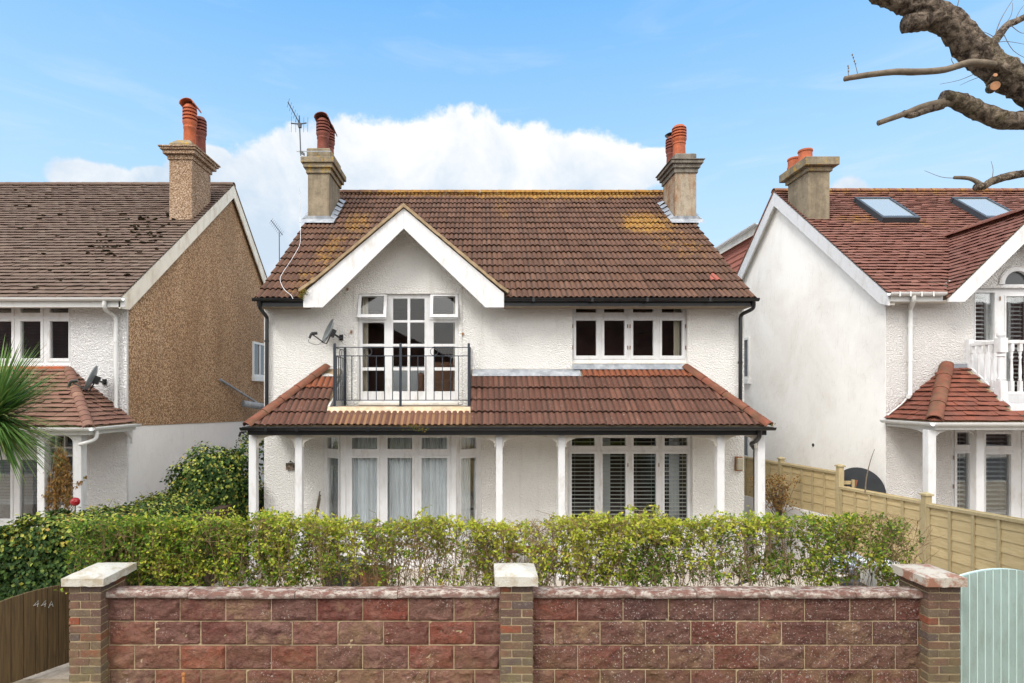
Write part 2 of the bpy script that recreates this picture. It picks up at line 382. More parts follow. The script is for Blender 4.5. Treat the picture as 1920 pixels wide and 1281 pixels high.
M['slat_grey'] = m_plain('grey_slat', (.035, .033, .037), .5, .3, .05, 3)
M['terracotta'] = m_plain('terracotta', (.40, .105, .045), .75, .2, .25, 9, .3, 40, dirt=((.16, .07, .05), .7, 8))
M['terracotta_dark'] = m_plain('sooty_terracotta', (.22, .068, .048), .75, .2, .35, 9, .3, 40, dirt=((.07, .04, .035), .9, 8))
M['hip'] = m_plain('hip_tile', (.17, .06, .038), .85, .2, .35, 7, .4, 40, dirt=((.10, .085, .05), .7, 6))
M['steel'] = m_plain('grey_steel', (.07, .075, .085), .4, .4, .15, 9, metal=.3)
M['dish'] = m_plain('grey_dish', (.17, .19, .20), .45, .4, .12, 7, dirt=((.10, .11, .10), .5, 8))
M['brass'] = m_plain('old_brass', (.20, .11, .05), .5, .4, .3, 20)
M['pots'] = None
tile_cols = [(0, (.080, .038, .023)), (.3, (.112, .053, .031)), (.6, (.134, .064, .038)), (.85, (.098, .052, .034)), (1, (.155, .078, .049))]
M['tile_main'] = m_tile('brown_pantile', tile_cols, grooves=True, specks=.5,
    lichen=[(2.0, 0, 8.5, 4.8, .60, 1.6), (-1.6, 0, 8.45, 2.6, .40, 1.2), (.55, 0, 7.9, .4, 1.6, .8), (1.6, 0, 7.8, .5, 1.5, .6), (2.6, 0, 8.0, .8, 1.1, .6), (-2.8, 0, 7.1, .65, .9, 1.0), (-3.1, 0, 6.2, .55, 1.1, .95), (-3.3, 0, 5.3, .6, .8, .85), (3.8, 0, 7.1, 1.1, .75, 1.25), (4.2, 0, 6.4, 1.1, 1.2, .85), (.5, 0, 5.8, 6, 3.5, .28)])
M['tile_red'] = m_tile('red_pantile', [(0, (.085, .036, .025)), (.3, (.118, .048, .032)), (.6, (.105, .048, .034)), (1, (.150, .064, .043))], grooves=True, specks=.85, streak=(-2.62, -.02, 2.86), speck=(.45, .38, .33))
M['tile_orange'] = m_tile('bright_red_pantile', [(0, (.26, .078, .034)), (1, (.20, .066, .034))], grooves=True, specks=.3)
M['tile_patch'] = m_tile('replacement_tile', [(0, (.36, .10, .07)), (1, (.36, .10, .07))], grooves=True, specks=.2)
M['plain_left'] = m_tile('weathered_plain_tile', [(0, (.125, .084, .063)), (.3, (.150, .104, .079)), (.6, (.138, .090, .070)), (.8, (.170, .124, .095)), (1, (.118, .080, .062))], specks=.3)
M['plain_left_porch'] = m_tile('brown_plain_tile', [(0, (.17, .085, .062)), (.4, (.225, .125, .09)), (.8, (.19, .092, .068)), (1, (.26, .145, .10))], specks=.3)
M['plain_right'] = m_tile('red_plain_tile', [(0, (.175, .068, .048)), (.4, (.215, .090, .066)), (.8, (.185, .082, .063)), (1, (.24, .108, .078))], specks=.3,
    lichen=[(9.5, 0, 7.9, 7, .38, .95), (7.9, 0, 6.85, .8, .28, 1.05), (9.0, 0, 6.75, 2.0, .35, .8), (9.5, 0, 6.35, 1.2, .2, .5)])
M['plain_porch_right'] = m_tile('red_porch_tile', [(0, (.16, .052, .034)), (.4, (.215, .066, .040)), (.7, (.15, .056, .040)), (1, (.27, .075, .042))], specks=.4)
M['tile_hung'] = m_tile('hung_tile', [(0, (.42, .15, .11)), (1, (.46, .17, .12))], specks=.0)
M['brick'] = m_brick('pier_brick', [(0, (.12, .07, .06)), (.2, (.17, .09, .065)), (.36, (.10, .075, .075)), (.5, (.20, .10, .07)), (.66, (.25, .065, .035)), (.74, (.14, .09, .07)), (.86, (.16, .12, .085)), (.95, (.22, .07, .04))])
M['mortar'] = m_stone('sandy_mortar', (.40, .32, .20), (.27, .21, .13))
M['block'] = m_block('rock_faced_block')
M['coping'] = m_coping('weathered_coping')
M['cap'] = m_stone('pale_cast_stone', (.50, .48, .43), (.38, .33, .25), .48)
M['cap_worn'] = m_stone('worn_cast_stone', (.46, .42, .36), (.28, .14, .095), .47)
M['fence'] = m_wood('fence_timber', (.60, .475, .27), (.44, .33, .165), (1, .6, 5), 6)
M['fence_post'] = m_wood('post_timber', (.47, .385, .23), (.36, .285, .15), (6, 6, .7), 5)
M['gate_wood'] = m_wood('old_gate_timber', (.15, .10, .05), (.04, .03, .018), (12, 12, .4), 6)
M['gate_green'] = m_plain('pale_green_paint', (.29, .385, .37), .45, .3, .05, 4, .1, 30, dirt=((.20, .24, .20), .6, 14))
M['concrete'] = m_stone('concrete_paving', (.30, .245, .18), (.20, .16, .115))
M['soil'] = m_stone('garden_ground', (.40, .35, .30), (.30, .26, .21))
M['asphalt'] = m_stone('road_asphalt', (.05, .05, .052), (.065, .063, .06))
M['bark'] = None
M['privet'] = m_leaf('privet_leaf', [(0, (.05, .10, .015)), (.25, (.11, .18, .02)), (.55, (.21, .27, .035)), (.8, (.34, .36, .055)), (.93, (.45, .36, .07)), (1, (.36, .20, .06))])
M['privet_dark'] = m_leaf('privet_dark_leaf', [(0, (.03, .08, .015)), (.4, (.06, .14, .02)), (.8, (.13, .20, .03)), (1, (.28, .30, .06))])
M['ivy'] = m_leaf('ivy_leaf', [(0, (.014, .034, .009)), (.5, (.028, .068, .015)), (.85, (.07, .13, .022)), (1, (.18, .21, .045))], .6, .12)
M['twig'] = m_plain('twig', (.20, .135, .075), .9, .1, .3, 12)
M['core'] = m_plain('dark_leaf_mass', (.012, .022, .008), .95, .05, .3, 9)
M['cordyline'] = m_leaf('sword_leaf', [(0, (.05, .12, .03)), (.5, (.11, .22, .05)), (.85, (.22, .33, .09)), (1, (.36, .34, .12))], .4, .2)
M['dry'] = m_leaf('dead_leaf', [(0, (.14, .07, .025)), (.5, (.30, .16, .045)), (.85, (.42, .26, .09)), (1, (.14, .18, .04))], .8, .2)
def m_bark():
    m, t = new_mat('bark'); o = t.obj()
    n = t.noise(o, 22, 9, .75, .5); n2 = t.noise(o, 5, 5, .6)
    c = t.mix(t.mr(n, .42, .60), (.060, .045, .036), (.35, .275, .21))
    c = t.mix(t.mr(n2, .5, .75, 0, .6), c, (.19, .17, .08))
    return finish(m, t, c, .95, t.bump(n, 1.0, .06), .1)
M['bark'] = m_bark()
M['smooth_bark'] = m_plain('smooth_bark', (.16, .125, .09), .8, .2, .35, 14, .5, 40)
M['cut'] = m_plain('cut_wood', (.38, .19, .10), .8, .2, .25, 25)
M['red'] = m_plain('red_glaze', (.35, .01, .015), .25, .5, .2, 15)
M['green_plastic'] = m_plain('green_plastic', (.01, .13, .09), .35, .5, .2, 5)
M['barrel'] = m_wood('barrel_oak', (.19, .085, .045), (.09, .045, .03), (8, 8, .6), 5)
M['beige'] = m_plain('lamp_diffuser', (.42, .38, .29), .5, .3, .1, 15)
M['skyglass'] = None

# ---------------------------------------------------------------- roof tiles
def tile_field(o, u, v, width, length, tw, gauge, mode, lift=.034, skip=None, jitter=.0015, clip=(), name='roof_tiles', mat=None, parent=None, label=None, special=None, slip=0.0):
    """o: eave corner, u: unit across, v: unit up-slope. mode 'roll' (two rolls per tile) or 'plain'."""
    nrm = u.cross(v).normalized()
    if nrm.z < 0: nrm = -nrm
    vs, fs, at, sm = [], [], [], []
    nc = int(math.ceil(length/gauge)); nt_ = int(math.ceil(width/tw))+1
    for r in range(nc):
        v0 = r*gauge; v1 = min(v0+gauge*1.12, length+.01)
        off = -(tw/2 if (mode == 'plain' and r % 2) else 0)
        for k in range(nt_):
            a = k*tw+off; b = a+tw
            if mode == 'plain': b -= .003
            if a > width-1e-3 or b < 1e-3: continue
            a = max(a, 0); b = min(b, width)
            cpt = o+u*((a+b)/2)+v*((v0+v1)/2)
            if skip and skip(cpt): continue
            ns = max(2, int(round(10*(b-a)/tw))) if mode == 'roll' else 1
            jl = random.uniform(-jitter, jitter)*3; dv = random.uniform(-1, 1)*slip; tilt = random.uniform(-jitter, jitter)*2
            base = len(vs); row = []
            lf = lift*(1+random.uniform(-.15, .15))
            for i in range(ns+1):
                t = i/ns; uu = a+(b-a)*t
                if mode == 'roll':
                    ph = (uu/tw*2) % 1.0
                    h = .027*math.sin(math.pi*min(1, ph/.80))**.8 if ph < .80 else 0.0
                    g = 1.0 if ph > .80 or ph < .06 else max(0, .5-.5*math.sin(math.pi*ph/.8))
                    pk = 1.0-min(1, abs(ph-.1)/.14)
                    g = max(g, pk)
                else: h = 0; g = 0
                h += tilt*(t-.5)*2
                p0 = o+u*uu+v*(v0+dv)+nrm*(lf+h+jl); p1 = o+u*uu+v*v1+nrm*(h+jl*.3); pn = p0-nrm*.008
                pb = o+u*uu+v*(v0+dv+.045)+nrm*(h*.75+jl-.006 if mode == 'roll' else -.004)
                row.append((p0, p1, p0.copy(), pb, g, pn))
            for q in row:
                vs += [q[0], q[1], q[2], q[3], q[5]]; at += [q[4]]*5
            for i in range(ns):
                A = base+i*5; B = A+5
                fs.append((A, B, B+1, A+1)); sm.append(mode == 'roll')
                fs.append((A+4, B+4, B+2, A+2)); sm.append(False); fs.append((A+3, B+3, B+4, A+4)); sm.append(False)
            if mode == 'plain':   # side edges
                A = base; B = base+5*ns
                vs += [row[0][0], row[0][3], row[0][1]]; at += [0]*3; q = len(vs)-3; fs.append((q, q+1, q+2)); sm.append(False)
                vs += [row[-1][0], row[-1][3], row[-1][1]]; at += [0]*3; q = len(vs)-3; fs.append((q, q+2, q+1)); sm.append(False)
    me = bpy.data.meshes.new(name); me.from_pydata([tuple(x) for x in vs], [], fs)
    ca = me.attributes.new('groove', 'FLOAT', 'POINT'); ca.data.foreach_set('value', at)
    me.polygons.foreach_set('use_smooth', sm)
    if clip or mode == 'roll' or True:
        bm = bmesh.new(); bm.from_mesh(me)
        # weld the strip with its own riser so one tile is one island
        bmesh.ops.remove_doubles(bm, verts=bm.verts, dist=1e-6)
        for (co, no) in clip:
            bmesh.ops.bisect_plane(bm, geom=bm.verts[:]+bm.edges[:]+bm.faces[:], plane_co=co, plane_no=no, clear_outer=True)
        bm.to_mesh(me); bm.free()
        me.set_sharp_from_angle(angle=R(50))
    me.materials.append(mat)
    ob = bpy.data.objects.new(name, me); sc.collection.objects.link(ob)
    if parent: attach(ob, parent)
    if label: ob['label'] = label
    return ob
def ridge_run(mb, a, b, r=.11, seg=.42, n=8, down=.02):
    a, b = Vector(a), Vector(b); d = b-a; L = d.length; d.normalize()
    side = d.cross(Vector((0, 0, 1))).normalized(); up = side.cross(d).normalized()
    k = max(1, int(round(L/seg)))
    for i in range(k):
        p0 = a+d*(L*i/k); p1 = a+d*(L*(i+1)/k-.008)
        vs = []
        for p, rr in ((p0, r*1.04), (p1, r*.97)):
            for j in range(n+1):
                t = math.pi*j/n
                vs.append(p+side*math.cos(t)*rr+up*(math.sin(t)*rr*.8-down))
        for p, rr in ((p0, r*1.04-.015), (p1, r*.97-.015)):
            for j in range(n+1):
                t = math.pi*j/n
                vs.append(p+side*math.cos(t)*rr+up*(math.sin(t)*rr*.8-down-.004))
        m = n+1; fs = []
        for j in range(n):
            fs += [(j, j+1, m+j+1, m+j), (2*m+j, 3*m+j, 3*m+j+1, 2*m+j+1), (j, 2*m+j, 2*m+j+1, j+1), (m+j, m+j+1, 3*m+j+1, 3*m+j)]
        fs += [(0, m, 3*m, 2*m), (n, 2*m+n, 3*m+n, m+n)]
        mb.add(vs, fs)
def gutter_x(mb, x0, x1, d, z, r=.055):
    """half-round gutter along X; z is the rim"""
    pr = [(d+r*math.cos(R(a)), z+r*math.sin(R(a))*1.0) for a in range(180, 361, 20)]
    pr += [(d+(r-.006)*math.cos(R(a)), z+(r-.006)*math.sin(R(a))) for a in range(360, 179, -20)]
    mb.prism(pr, 'x', x0, x1)
def gutter_y(mb, y0, y1, x, z, r=.055):
    pr = [(x+r*math.cos(R(a)), z+r*math.sin(R(a))) for a in range(180, 361, 20)]
    pr += [(x+(r-.006)*math.cos(R(a)), z+(r-.006)*math.sin(R(a))) for a in range(360, 179, -20)]
    mb.prism(pr, 'y', y0, y1)
# ---------------------------------------------------------------- windows
def window(parent, frame_px, panes_px, d, name='window', room=None, roomdepth=1.3, sash=.012, thick=.07, frame_mat=None, label=None, glass=True, ringpx=4.0, hinges=(), noring=()):
    """frame and panes as rectangles (x0,x1,ytop,ybot) measured on the plane at depth d"""
    fx0, fx1 = X_(frame_px[0], d), X_(frame_px[1], d); fz1, fz0 = Z_(frame_px[2], d), Z_(frame_px[3], d)
    holes = [(X_(a, d), X_(b, d), Z_(yb, d), Z_(yt, d)) for (a, b, yt, yb) in panes_px]
    mb = MB().holed(fx0, fx1, fz0, fz1, holes, d, d+thick)
    rg = ringpx*d/F
    for i, (a, b, c, e) in enumerate(holes):
        if i in noring: continue
        mb.holed(max(fx0+.004, a-rg), min(fx1-.004, b+rg), max(fz0+.004, c-rg*1.3), min(fz1-.004, e+rg), [(a+.0, b-.0, c, e)], d-sash, d-.0005)
    fr = mb.build(name, frame_mat or M['white'], parent, bevel=.004, label=label)
    if glass:
        g = MB()
        for (a, b, c, e) in holes: g.box(a-.01, b+.01, d+.028, d+.034, c-.01, e+.01)
        g.build('glass', M['glass'], fr)
    if hinges:
        h = MB()
        for (x, y) in hinges: h.cut(); h.box(X_(x, d)-.009, X_(x, d)+.009, d-sash-.006, d-sash, Z_(y, d)-.035, Z_(y, d)+.035)
        h.build('hinge', M['brass'], fr)
    if room:
        r = MB(); a, b, c, e = fx0+.02, fx1-.02, fz0+.02, fz1-.02; y0, y1 = d+thick+.002, d+thick+roomdepth
        e2 = .25
        r.add([(a, y0, c), (b, y0, c), (b, y0, e), (a, y0, e), (a-e2, y1, c-e2), (b+e2, y1, c-e2), (b+e2, y1, e), (a-e2, y1, e)],
              [(4, 5, 6, 7), (0, 1, 5, 4), (3, 7, 6, 2), (0, 4, 7, 3), (1, 2, 6, 5)])
        r.build('room_interior', room, fr, recalc=False)
    return fr, (fx0, fx1, fz0, fz1)
def curtain(parent, x0, x1, d, z0, z1, mat, folds=.09, amp=.025, seed=0, name='curtain'):
    n = max(6, int((x1-x0)/.012)); vs = []; rng = random.Random(seed); ph = rng.uniform(0, 6)
    rows = 6
    for j in range(rows+1):
        for i in range(n+1):
            t = i/n; x = x0+(x1-x0)*t
            y = d+amp*math.sin(x*2*math.pi/folds+ph+1.4*math.sin(x*7+seed))+amp*.6*math.sin(x*2*math.pi/folds*2.3+seed)+.006*math.sin(j*1.3+x*9)
            vs.append((x, y, z0+(z1-z0)*j/rows))
    fs = [(j*(n+1)+i, j*(n+1)+i+1, (j+1)*(n+1)+i+1, (j+1)*(n+1)+i) for j in range(rows) for i in range(n)]
    return MB().add(vs, fs).build(name, mat, parent, smooth=True, recalc=False)
def blind(parent, x0, x1, d, z0, z1, pitch, depth, mat, tilt=12, name='blind', frame=0):
    mb = MB(); z = z1; k = 0
    while z > z0:
        c, s_ = math.cos(R(tilt)), math.sin(R(tilt))
        mb.obox(Vector(((x0+x1)/2, d+depth/2, z)), (Vector((1, 0, 0)), Vector((0, c, s_)), Vector((0, -s_, c))), ((x1-x0)/2, depth/2, .0022))
        z -= pitch; k += 1
    for fx in (.2, .8):
        x = x0+(x1-x0)*fx; mb.box(x-.0015, x+.0015, d-.002, d, z0, z1)
    if frame:
        mb.holed(x0-frame, x1+frame, z0-frame, z1+frame, [(x0, x1, z0, z1)], d-.004, d+.02)
    return mb.build(name, mat, parent)
# ---------------------------------------------------------------- chimneys
def pot_mesh(c, r, h, kind):
    z0 = -.06
    if kind == 'plain':
        pr = [(r*1.08, z0), (r*1.08, .04), (r*.98, .06), (r*.95, h*.8), (r*1.05, h*.84), (r*1.05, h*.92), (r*1.0, h), (r*.8, h), (r*.78, h-.15)]
        return MB().lathe(c, pr, 20)
    pr = [(r*1.0, z0), (r*1.0, h*.05), (r*.95, h*.38), (r*1.04, h*.40), (r*1.04, h*.43), (r*.98, h*.45), (r*1.12, h*.52)]
    z = h*.54
    for i in range(4):
        pr += [(r*1.16, z), (r*1.16, z+h*.045), (r*.86, z+h*.05), (r*.86, z+h*.085)]; z += h*.09
    pr += [(r*1.14, z), (r*1.1, z+h*.03), (r*.9, h*.97), (r*.8, h), (r*.6, h), (r*.58, h-.1)]
    return MB().lathe(c, pr, 24)
def chimney(parent, x0, x1, y0, y1, zb, zs, caps, ztop, mat_shaft, mat_cap, pots, flash=None, blk=None, mat_blk=None, pl=None):
    """caps: list of (out, z0, z1)"""
    zf = (lambda y: pl[1]+pl[2]*(y-pl[0])-.05) if pl else (lambda y: zb)
    root = MB().prism([(y0, zf(y0)), (y0, zs), (y1, zs), (y1, zf(y1))], 'x', x0, x1).build('chimney', mat_shaft, parent, bevel=.015)
    c = MB()
    for (o_, a, b) in caps: c.box(x0-o_, x1+o_, y0-o_, y1+o_, a, b)
    c.build('chimney_cap', mat_cap, root, bevel=.012)
    if blk:
        bo, bz0, bz1, ch = blk
        vs = [(x0-bo, y0-bo, bz0), (x1+bo, y0-bo, bz0), (x1+bo, y1+bo, bz0), (x0-bo, y1+bo, bz0), (x0-bo, y0-bo, bz1-ch), (x1+bo, y0-bo, bz1-ch), (x1+bo, y1+bo, bz1-ch), (x0-bo, y1+bo, bz1-ch),
              (x0-bo+ch, y0-bo+ch, bz1), (x1+bo-ch, y0-bo+ch, bz1), (x1+bo-ch, y1+bo-ch, bz1), (x0-bo+ch, y1+bo-ch, bz1)]
        fs = [(3, 2, 1, 0), (0, 1, 5, 4), (1, 2, 6, 5), (2, 3, 7, 6), (3, 0, 4, 7), (4, 5, 9, 8), (5, 6, 10, 9), (6, 7, 11, 10), (7, 4, 8, 11), (8, 9, 10, 11)]
        MB().add(vs, fs).build('flaunching', mat_blk or mat_cap, root, bevel=.01)
    for (cx, cy, cz, r, h, kind, mt, hood) in pots:
        mb = pot_mesh((cx, cy, cz), r, h, kind)
        if hood == 'hood':
            n = 10; vs = []
            for yy in (-r*1.25, r*1.6):
                for rr in (r*1.25, r*1.12):
                    for j in range(n+1):
                        t = math.pi*j/n; vs.append((cx+math.cos(t)*rr, cy+yy, cz+h+math.sin(t)*rr*.75-.02+(-.05 if yy > 0 else 0)))
            m_ = n+1; fs = []
            for j in range(n): fs += [(j, j+1, 2*m_+j+1, 2*m_+j), (m_+j, 3*m_+j, 3*m_+j+1, m_+j+1), (j, m_+j, m_+j+1, j+1), (2*m_+j, 2*m_+j+1, 3*m_+j+1, 3*m_+j)]
            fs += [(0, 2*m_, 3*m_, m_), (n, m_+n, 3*m_+n, 2*m_+n)]
            mb.add(vs, fs)
        po = mb.build('chimney_pot', mt, root, autosmooth=40)
        if hood == 'cowl':
            MB().lathe((cx, cy, cz+h+.03), [(r*1.15, 0), (r*1.3, .02), (r*1.0, .045), (.01, .06)], 18).build('cowl', M['black'], root, autosmooth=40)
    return root
def hit(px, py, pl):   # depth where the pixel ray meets z = z0 + s (d - d0)
    d0, z0, s = pl
    return (z0-s*d0-CZ)/((CY-py)/F-s)
def downpipe(parent, pts, r, mat, brackets=(), name='downpipe'):
    mb = MB(); mb.tube(pts, r, 12)
    for b in brackets: mb.tube([Vector(b)-Vector((0, 0, .02)), Vector(b)+Vector((0, 0, .02))], r*1.25, 12)
    return mb.build(name, mat, parent, autosmooth=40)
def smoothpath(pts, k=6):
    pts = [Vector(p) for p in pts]; out = []
    for i in range(len(pts)-1):
        p0 = pts[max(i-1, 0)]; p1 = pts[i]; p2 = pts[i+1]; p3 = pts[min(i+2, len(pts)-1)]
        for j in range(k):
            t = j/k
            out.append(.5*((2*p1)+(-p0+p2)*t+(2*p0-5*p1+4*p2-p3)*t*t+(-p0+3*p1-3*p2+p3)*t*t*t))
    out.append(pts[-1]); return out
V = Vector
# ================================================================ SETTING
def gz(y): return .35 if y < 5.9 else (.35*(1-(y-5.9)/4.8) if y < 10.7 else 0.0)
g = MB(); ys = [-400, 1.2, 1.21, 5.9, 7.5, 9.1, 10.7, 30, 1500]; zz = [.2, .2, .346, .346, gz(7.5), gz(9.1), 0, 0, 0]
for i in range(len(ys)-1):
    g.add([(-900, ys[i], zz[i]), (900, ys[i], zz[i]), (900, ys[i+1], zz[i+1]), (-900, ys[i+1], zz[i+1])], [(0, 1, 2, 3)])
struct(g.build('ground', M['soil'], weld=True))
struct(MB().box(-60, 60, 1.25, 5.72, .20, .352).build('pavement', M['concrete']))
struct(MB().box(-60, 60, 1.12, 1.248, .15, .355).build('kerb', M['cap'], bevel=.01))
struct(MB().box(-60, 60, -7, 1.118, .1, .206).build('road', M['asphalt']))
struct(MB().add([(-3.6, 8.6, gz(8.6)+.012), (6.0, 8.6, gz(8.6)+.012), (6.0, 10.7, .012), (-3.6, 10.7, .012)], [(0, 1, 2, 3)]).build('patio', m_stone('pale_paving', (.47, .42, .36), (.38, .33, .28))))

# ================================================================ MAIN HOUSE
H = thing('detached_house', 'white roughcast house in the middle with a brown pantiled roof, front gable and post-carried veranda', 'house', (.4, 10.7, 0))
WD = 10.7; XL, XR = -4.03, 4.93; PL = (10.28, 4.92, .753); RD, RZ = 14.9, 8.40
def rz(y): return 4.92+.753*(y-10.28)
hb = (X_(611, WD), X_(901, WD), .10, Z_(820, WD))                 # bay opening
hf = (X_(671, WD), X_(860, WD), 3.00, Z_(551, WD))                # balcony door
hr = (X_(1064, WD), X_(1299, WD), Z_(1003, WD), Z_(818, WD))
hu = (X_(1073, WD), X_(1289, WD), Z_(682, WD), 4.79)
wl = MB().holed(XL, XR, -.1, 4.79, [hb, (hf[0], hf[1], hf[2], 4.79), hr, hu], WD, WD+.26)
GX, GA = -1.357, 6.46                                            # gable centre, wall apex
wl.holed(-2.80, .086, 4.79, 5.14, [(hf[0], hf[1], 4.79, hf[3])], WD, WD+.26)
wl.prism([(-3.28, 4.79), (-2.80, 4.79), (-2.80, 5.20)], 'y', WD, WD+.26); wl.prism([(.086, 4.79), (.566, 4.79), (.086, 5.20)], 'y', WD, WD+.26)
wl.prism([(-2.80, 5.14), (.086, 5.14), (.086, 5.21), (GX, GA), (-2.80, 5.21)], 'y', WD, WD+.26)
sp = [(WD+.262, -.1), (WD+.262, rz(WD+.26)-.12), (RD, RZ-.12), (19.4, 4.9), (19.4, -.1)]
wl.prism(sp, 'x', XL, XL+.25); wl.prism(sp, 'x', XR-.25, XR)
wl.box(XL+.25, XR-.25, 19.2, 19.4, -.1, 4.8)
wl.build('wall', M['roughcast'], H)
# raised render bands either side of the balcony door and cornice line
MB().box(X_(664, WD), X_(669.5, WD), WD-.014, WD+.01, 3.0, 5.2).cut().box(X_(861.5, WD), X_(866, WD), WD-.014, WD+.01, 3.0, 5.2).build('render_band', M['roughcast'], H)
# main roof
vm = V((0, 1, PL[2])).normalized(); XRL, XRR = -4.03, 4.94; slen = (RD-10.24)/vm.y
def gskip(c):
    return (c.y < 12.75 and c.z < 6.56-.866*abs(c.x-GX)) or c.z < 0
rt = tile_field(V((XRL, 10.24, PL[1]-.04*.753)), V((1, 0, 0)), vm, XRR-XRL, slen, .204, .333, 'roll', skip=gskip, name='roof', mat=M['tile_main'], parent=H, slip=.004)
# one replacement tile, clearly redder
pc = hit(1335, 523, PL); tu = round((X_(1332, pc)-XRL)/.204); tv = int((pc-10.24)/vm.y/.333)
tile_field(V((XRL+tu*.204, 10.24, PL[1]-.03))+vm*(tv*.333)+V((0, -.0025, .0035)), V((1, 0, 0)), vm, .204, .333, .204, .333, 'roll', name='replacement_tile', mat=M['tile_patch'], parent=rt, label='pinkish red replacement tile')
MB().prism([(10.99, rz(10.99)-.03), (RD, RZ-.03), (19.8, 4.85), (19.8, 4.75), (RD, RZ-.13), (10.99, rz(10.99)-.13)], 'x', XRL+.03, XRR-.03) \
    .prism([(10.30, 4.92), (10.98, rz(10.98)-.02), (10.98, rz(10.98)-.1), (10.30, 4.82)], 'x', XRL+.03, -3.17) \
    .prism([(10.30, 4.92), (10.98, rz(10.98)-.02), (10.98, rz(10.98)-.1), (10.30, 4.82)], 'x', .46, XRR-.03).build('roof_deck', M['undercloak'], rt)
tile_field(V((XRR, 19.9, 4.76)), V((-1, 0, 0)), V((0, -(19.9-RD), RZ-4.76)).normalized(), XRR-XRL, 6.1, .204, .345, 'roll', name='rear_slope', mat=M['tile_main'], parent=rt)
rm = MB(); ridge_run(rm, (XRL+.02, RD, RZ+.01), (XRR-.02, RD, RZ+.01), .12, .45); rm.build('ridge_tiles', M['tile_main'], rt, autosmooth=50)
# front gable
BD = 10.20
bb = MB()
for sg in (-1, 1):
    fx = .428 if sg > 0 else X_(569, BD+.02); ix = X_(910, BD) if sg > 0 else X_(605, BD)
    bb.prism([(GX, 6.50), (fx, 4.985), (fx, 4.73), (ix, 4.73), (GX, 6.135)], 'y', BD, BD+.035).cut()
bb.build('bargeboard', M['white'], H, bevel=.006)
uc = MB()
for sg in (-1, 1):
    n = 26; top = []; bot = []
    for i in range(n+1):
        t = i/n; x = GX+sg*(1.86)*t; z = 6.575-1.56*t+(.045*max(0, t-.86)/.14 if sg < 0 else .02*max(0, t-.9)/.1)
        top.append((x, z+random.uniform(-.004, .004))); bot.append((x, z-.062+random.uniform(-.008, .006)))
    uc.prism(top+bot[::-1], 'y', BD-.045, BD+.12).cut()
uc.build('verge', M['undercloak'], H)
MB().prism([(GX-1.75, 4.95), (GX, 6.44), (GX+1.75, 4.95), (GX+1.70, 4.93), (GX, 6.36), (GX-1.70, 4.93)], 'y', BD+.036, 10.699).build('gable_soffit', M['white_beam'], H)
for sg in (-1, 1):
    o_ = V((GX+sg*1.86, BD+.03, 4.975)) if sg > 0 else V((GX+sg*1.86, 12.8, 4.975))
    tile_field(o_, V((0, sg*1.0, 0)), V((-sg*1.86, 0, 1.555)).normalized(), 12.8-BD-.03, 2.41, .204, .333, 'roll', name='gable_roof', mat=M['tile_main'], parent=H,
               clip=[(V((0, 10.28, 4.93)), V((0, .753, -1)).normalized())])
rm = MB(); ridge_run(rm, (GX, BD+.06, 6.55), (GX, 12.6, 6.55), .09, .45); rm.build('gable_ridge', M['tile_main'], H, autosmooth=50)
# eaves
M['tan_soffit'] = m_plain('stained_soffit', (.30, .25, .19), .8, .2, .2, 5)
gm = MB(); gutter_x(gm, X_(474, 10.22), X_(570, 10.22), 10.215, 4.895); gm.cut(); gutter_x(gm, X_(945.5, 10.22), X_(1422, 10.22), 10.215, 4.895)
for px in (1000, 1110, 1213, 1330): gm.box(X_(px, 10.2)-.02, X_(px, 10.2)+.02, 10.156, 10.16, 4.83, 4.90)
gm.build('gutter', M['black'], H, autosmooth=40)
MB().box(X_(482, 10.29), X_(569, 10.29), 10.275, 10.30, Z_(575, 10.29), 4.93).cut().box(X_(946, 10.29), X_(1413, 10.29), 10.275, 10.30, Z_(574, 10.29), 4.93).build('fascia', M['black'], H)
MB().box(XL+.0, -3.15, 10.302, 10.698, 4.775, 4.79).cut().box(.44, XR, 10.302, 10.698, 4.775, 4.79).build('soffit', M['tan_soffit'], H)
downpipe(H, smoothpath([P(487, 562, 10.24), P(487, 575, 10.28), P(491, 583, 10.42), P(499.5, 594, 10.62), P(500.5, 603, 10.635)], 5)+[P(500, 770, 10.635)], .034, M['black'], [P(500, 640, 10.635)])
downpipe(H, smoothpath([P(1413, 563, 10.24), P(1413, 575, 10.28), P(1408, 581, 10.4), P(1391, 590, 10.62), P(1388.5, 600, 10.635)], 5)+[P(1388, 760, 10.635)], .034, M['black'], [P(1388, 680, 10.635)])
# chimneys
def flashing(parent, x0, x1, y0, y1, pl, w_=.14):
    mb = MB(); s = pl[2]; zf = lambda y: pl[1]+s*(y-pl[0])
    up = .085
    mb.add([(x0-w_, y0-.17, zf(y0-.17)+up), (x1+w_, y0-.17, zf(y0-.17)+up), (x1+w_, y0, zf(y0)+up+.01), (x0-w_, y0, zf(y0)+up+.01), (x0, y0-.012, zf(y0)+.16), (x1, y0-.012, zf(y0)+.16)],
           [(0, 1, 2, 3), (3, 2, 5, 4)])
    for sx, xx in ((-1, x0), (1, x1)):
        n = 5
        for k in range(n):
            a = y0+(y1-y0)*k/n; b = y0+(y1-y0)*(k+1)/n
            mb.add([(xx+sx*.012, a, zf(a)+.12+.02*k), (xx+sx*w_, a-.01, zf(a)+up+.004*k), (xx+sx*w_, b+.04, zf(b)+up+.004*k), (xx+sx*.012, b, zf(b)+.14)], [(0, 1, 2, 3)])
    return mb.build('flashing', M['lead'], parent, recalc=True)
M['shaft_l'] = m_chim('brown_cement_render', (.25, .205, .145), (.17, .14, .10)); M['shaft_lr'] = M['shaft_l']
M['cap_l'] = m_chim('lichened_cement', (.24, .20, .14), (.17, .14, .10), .10)
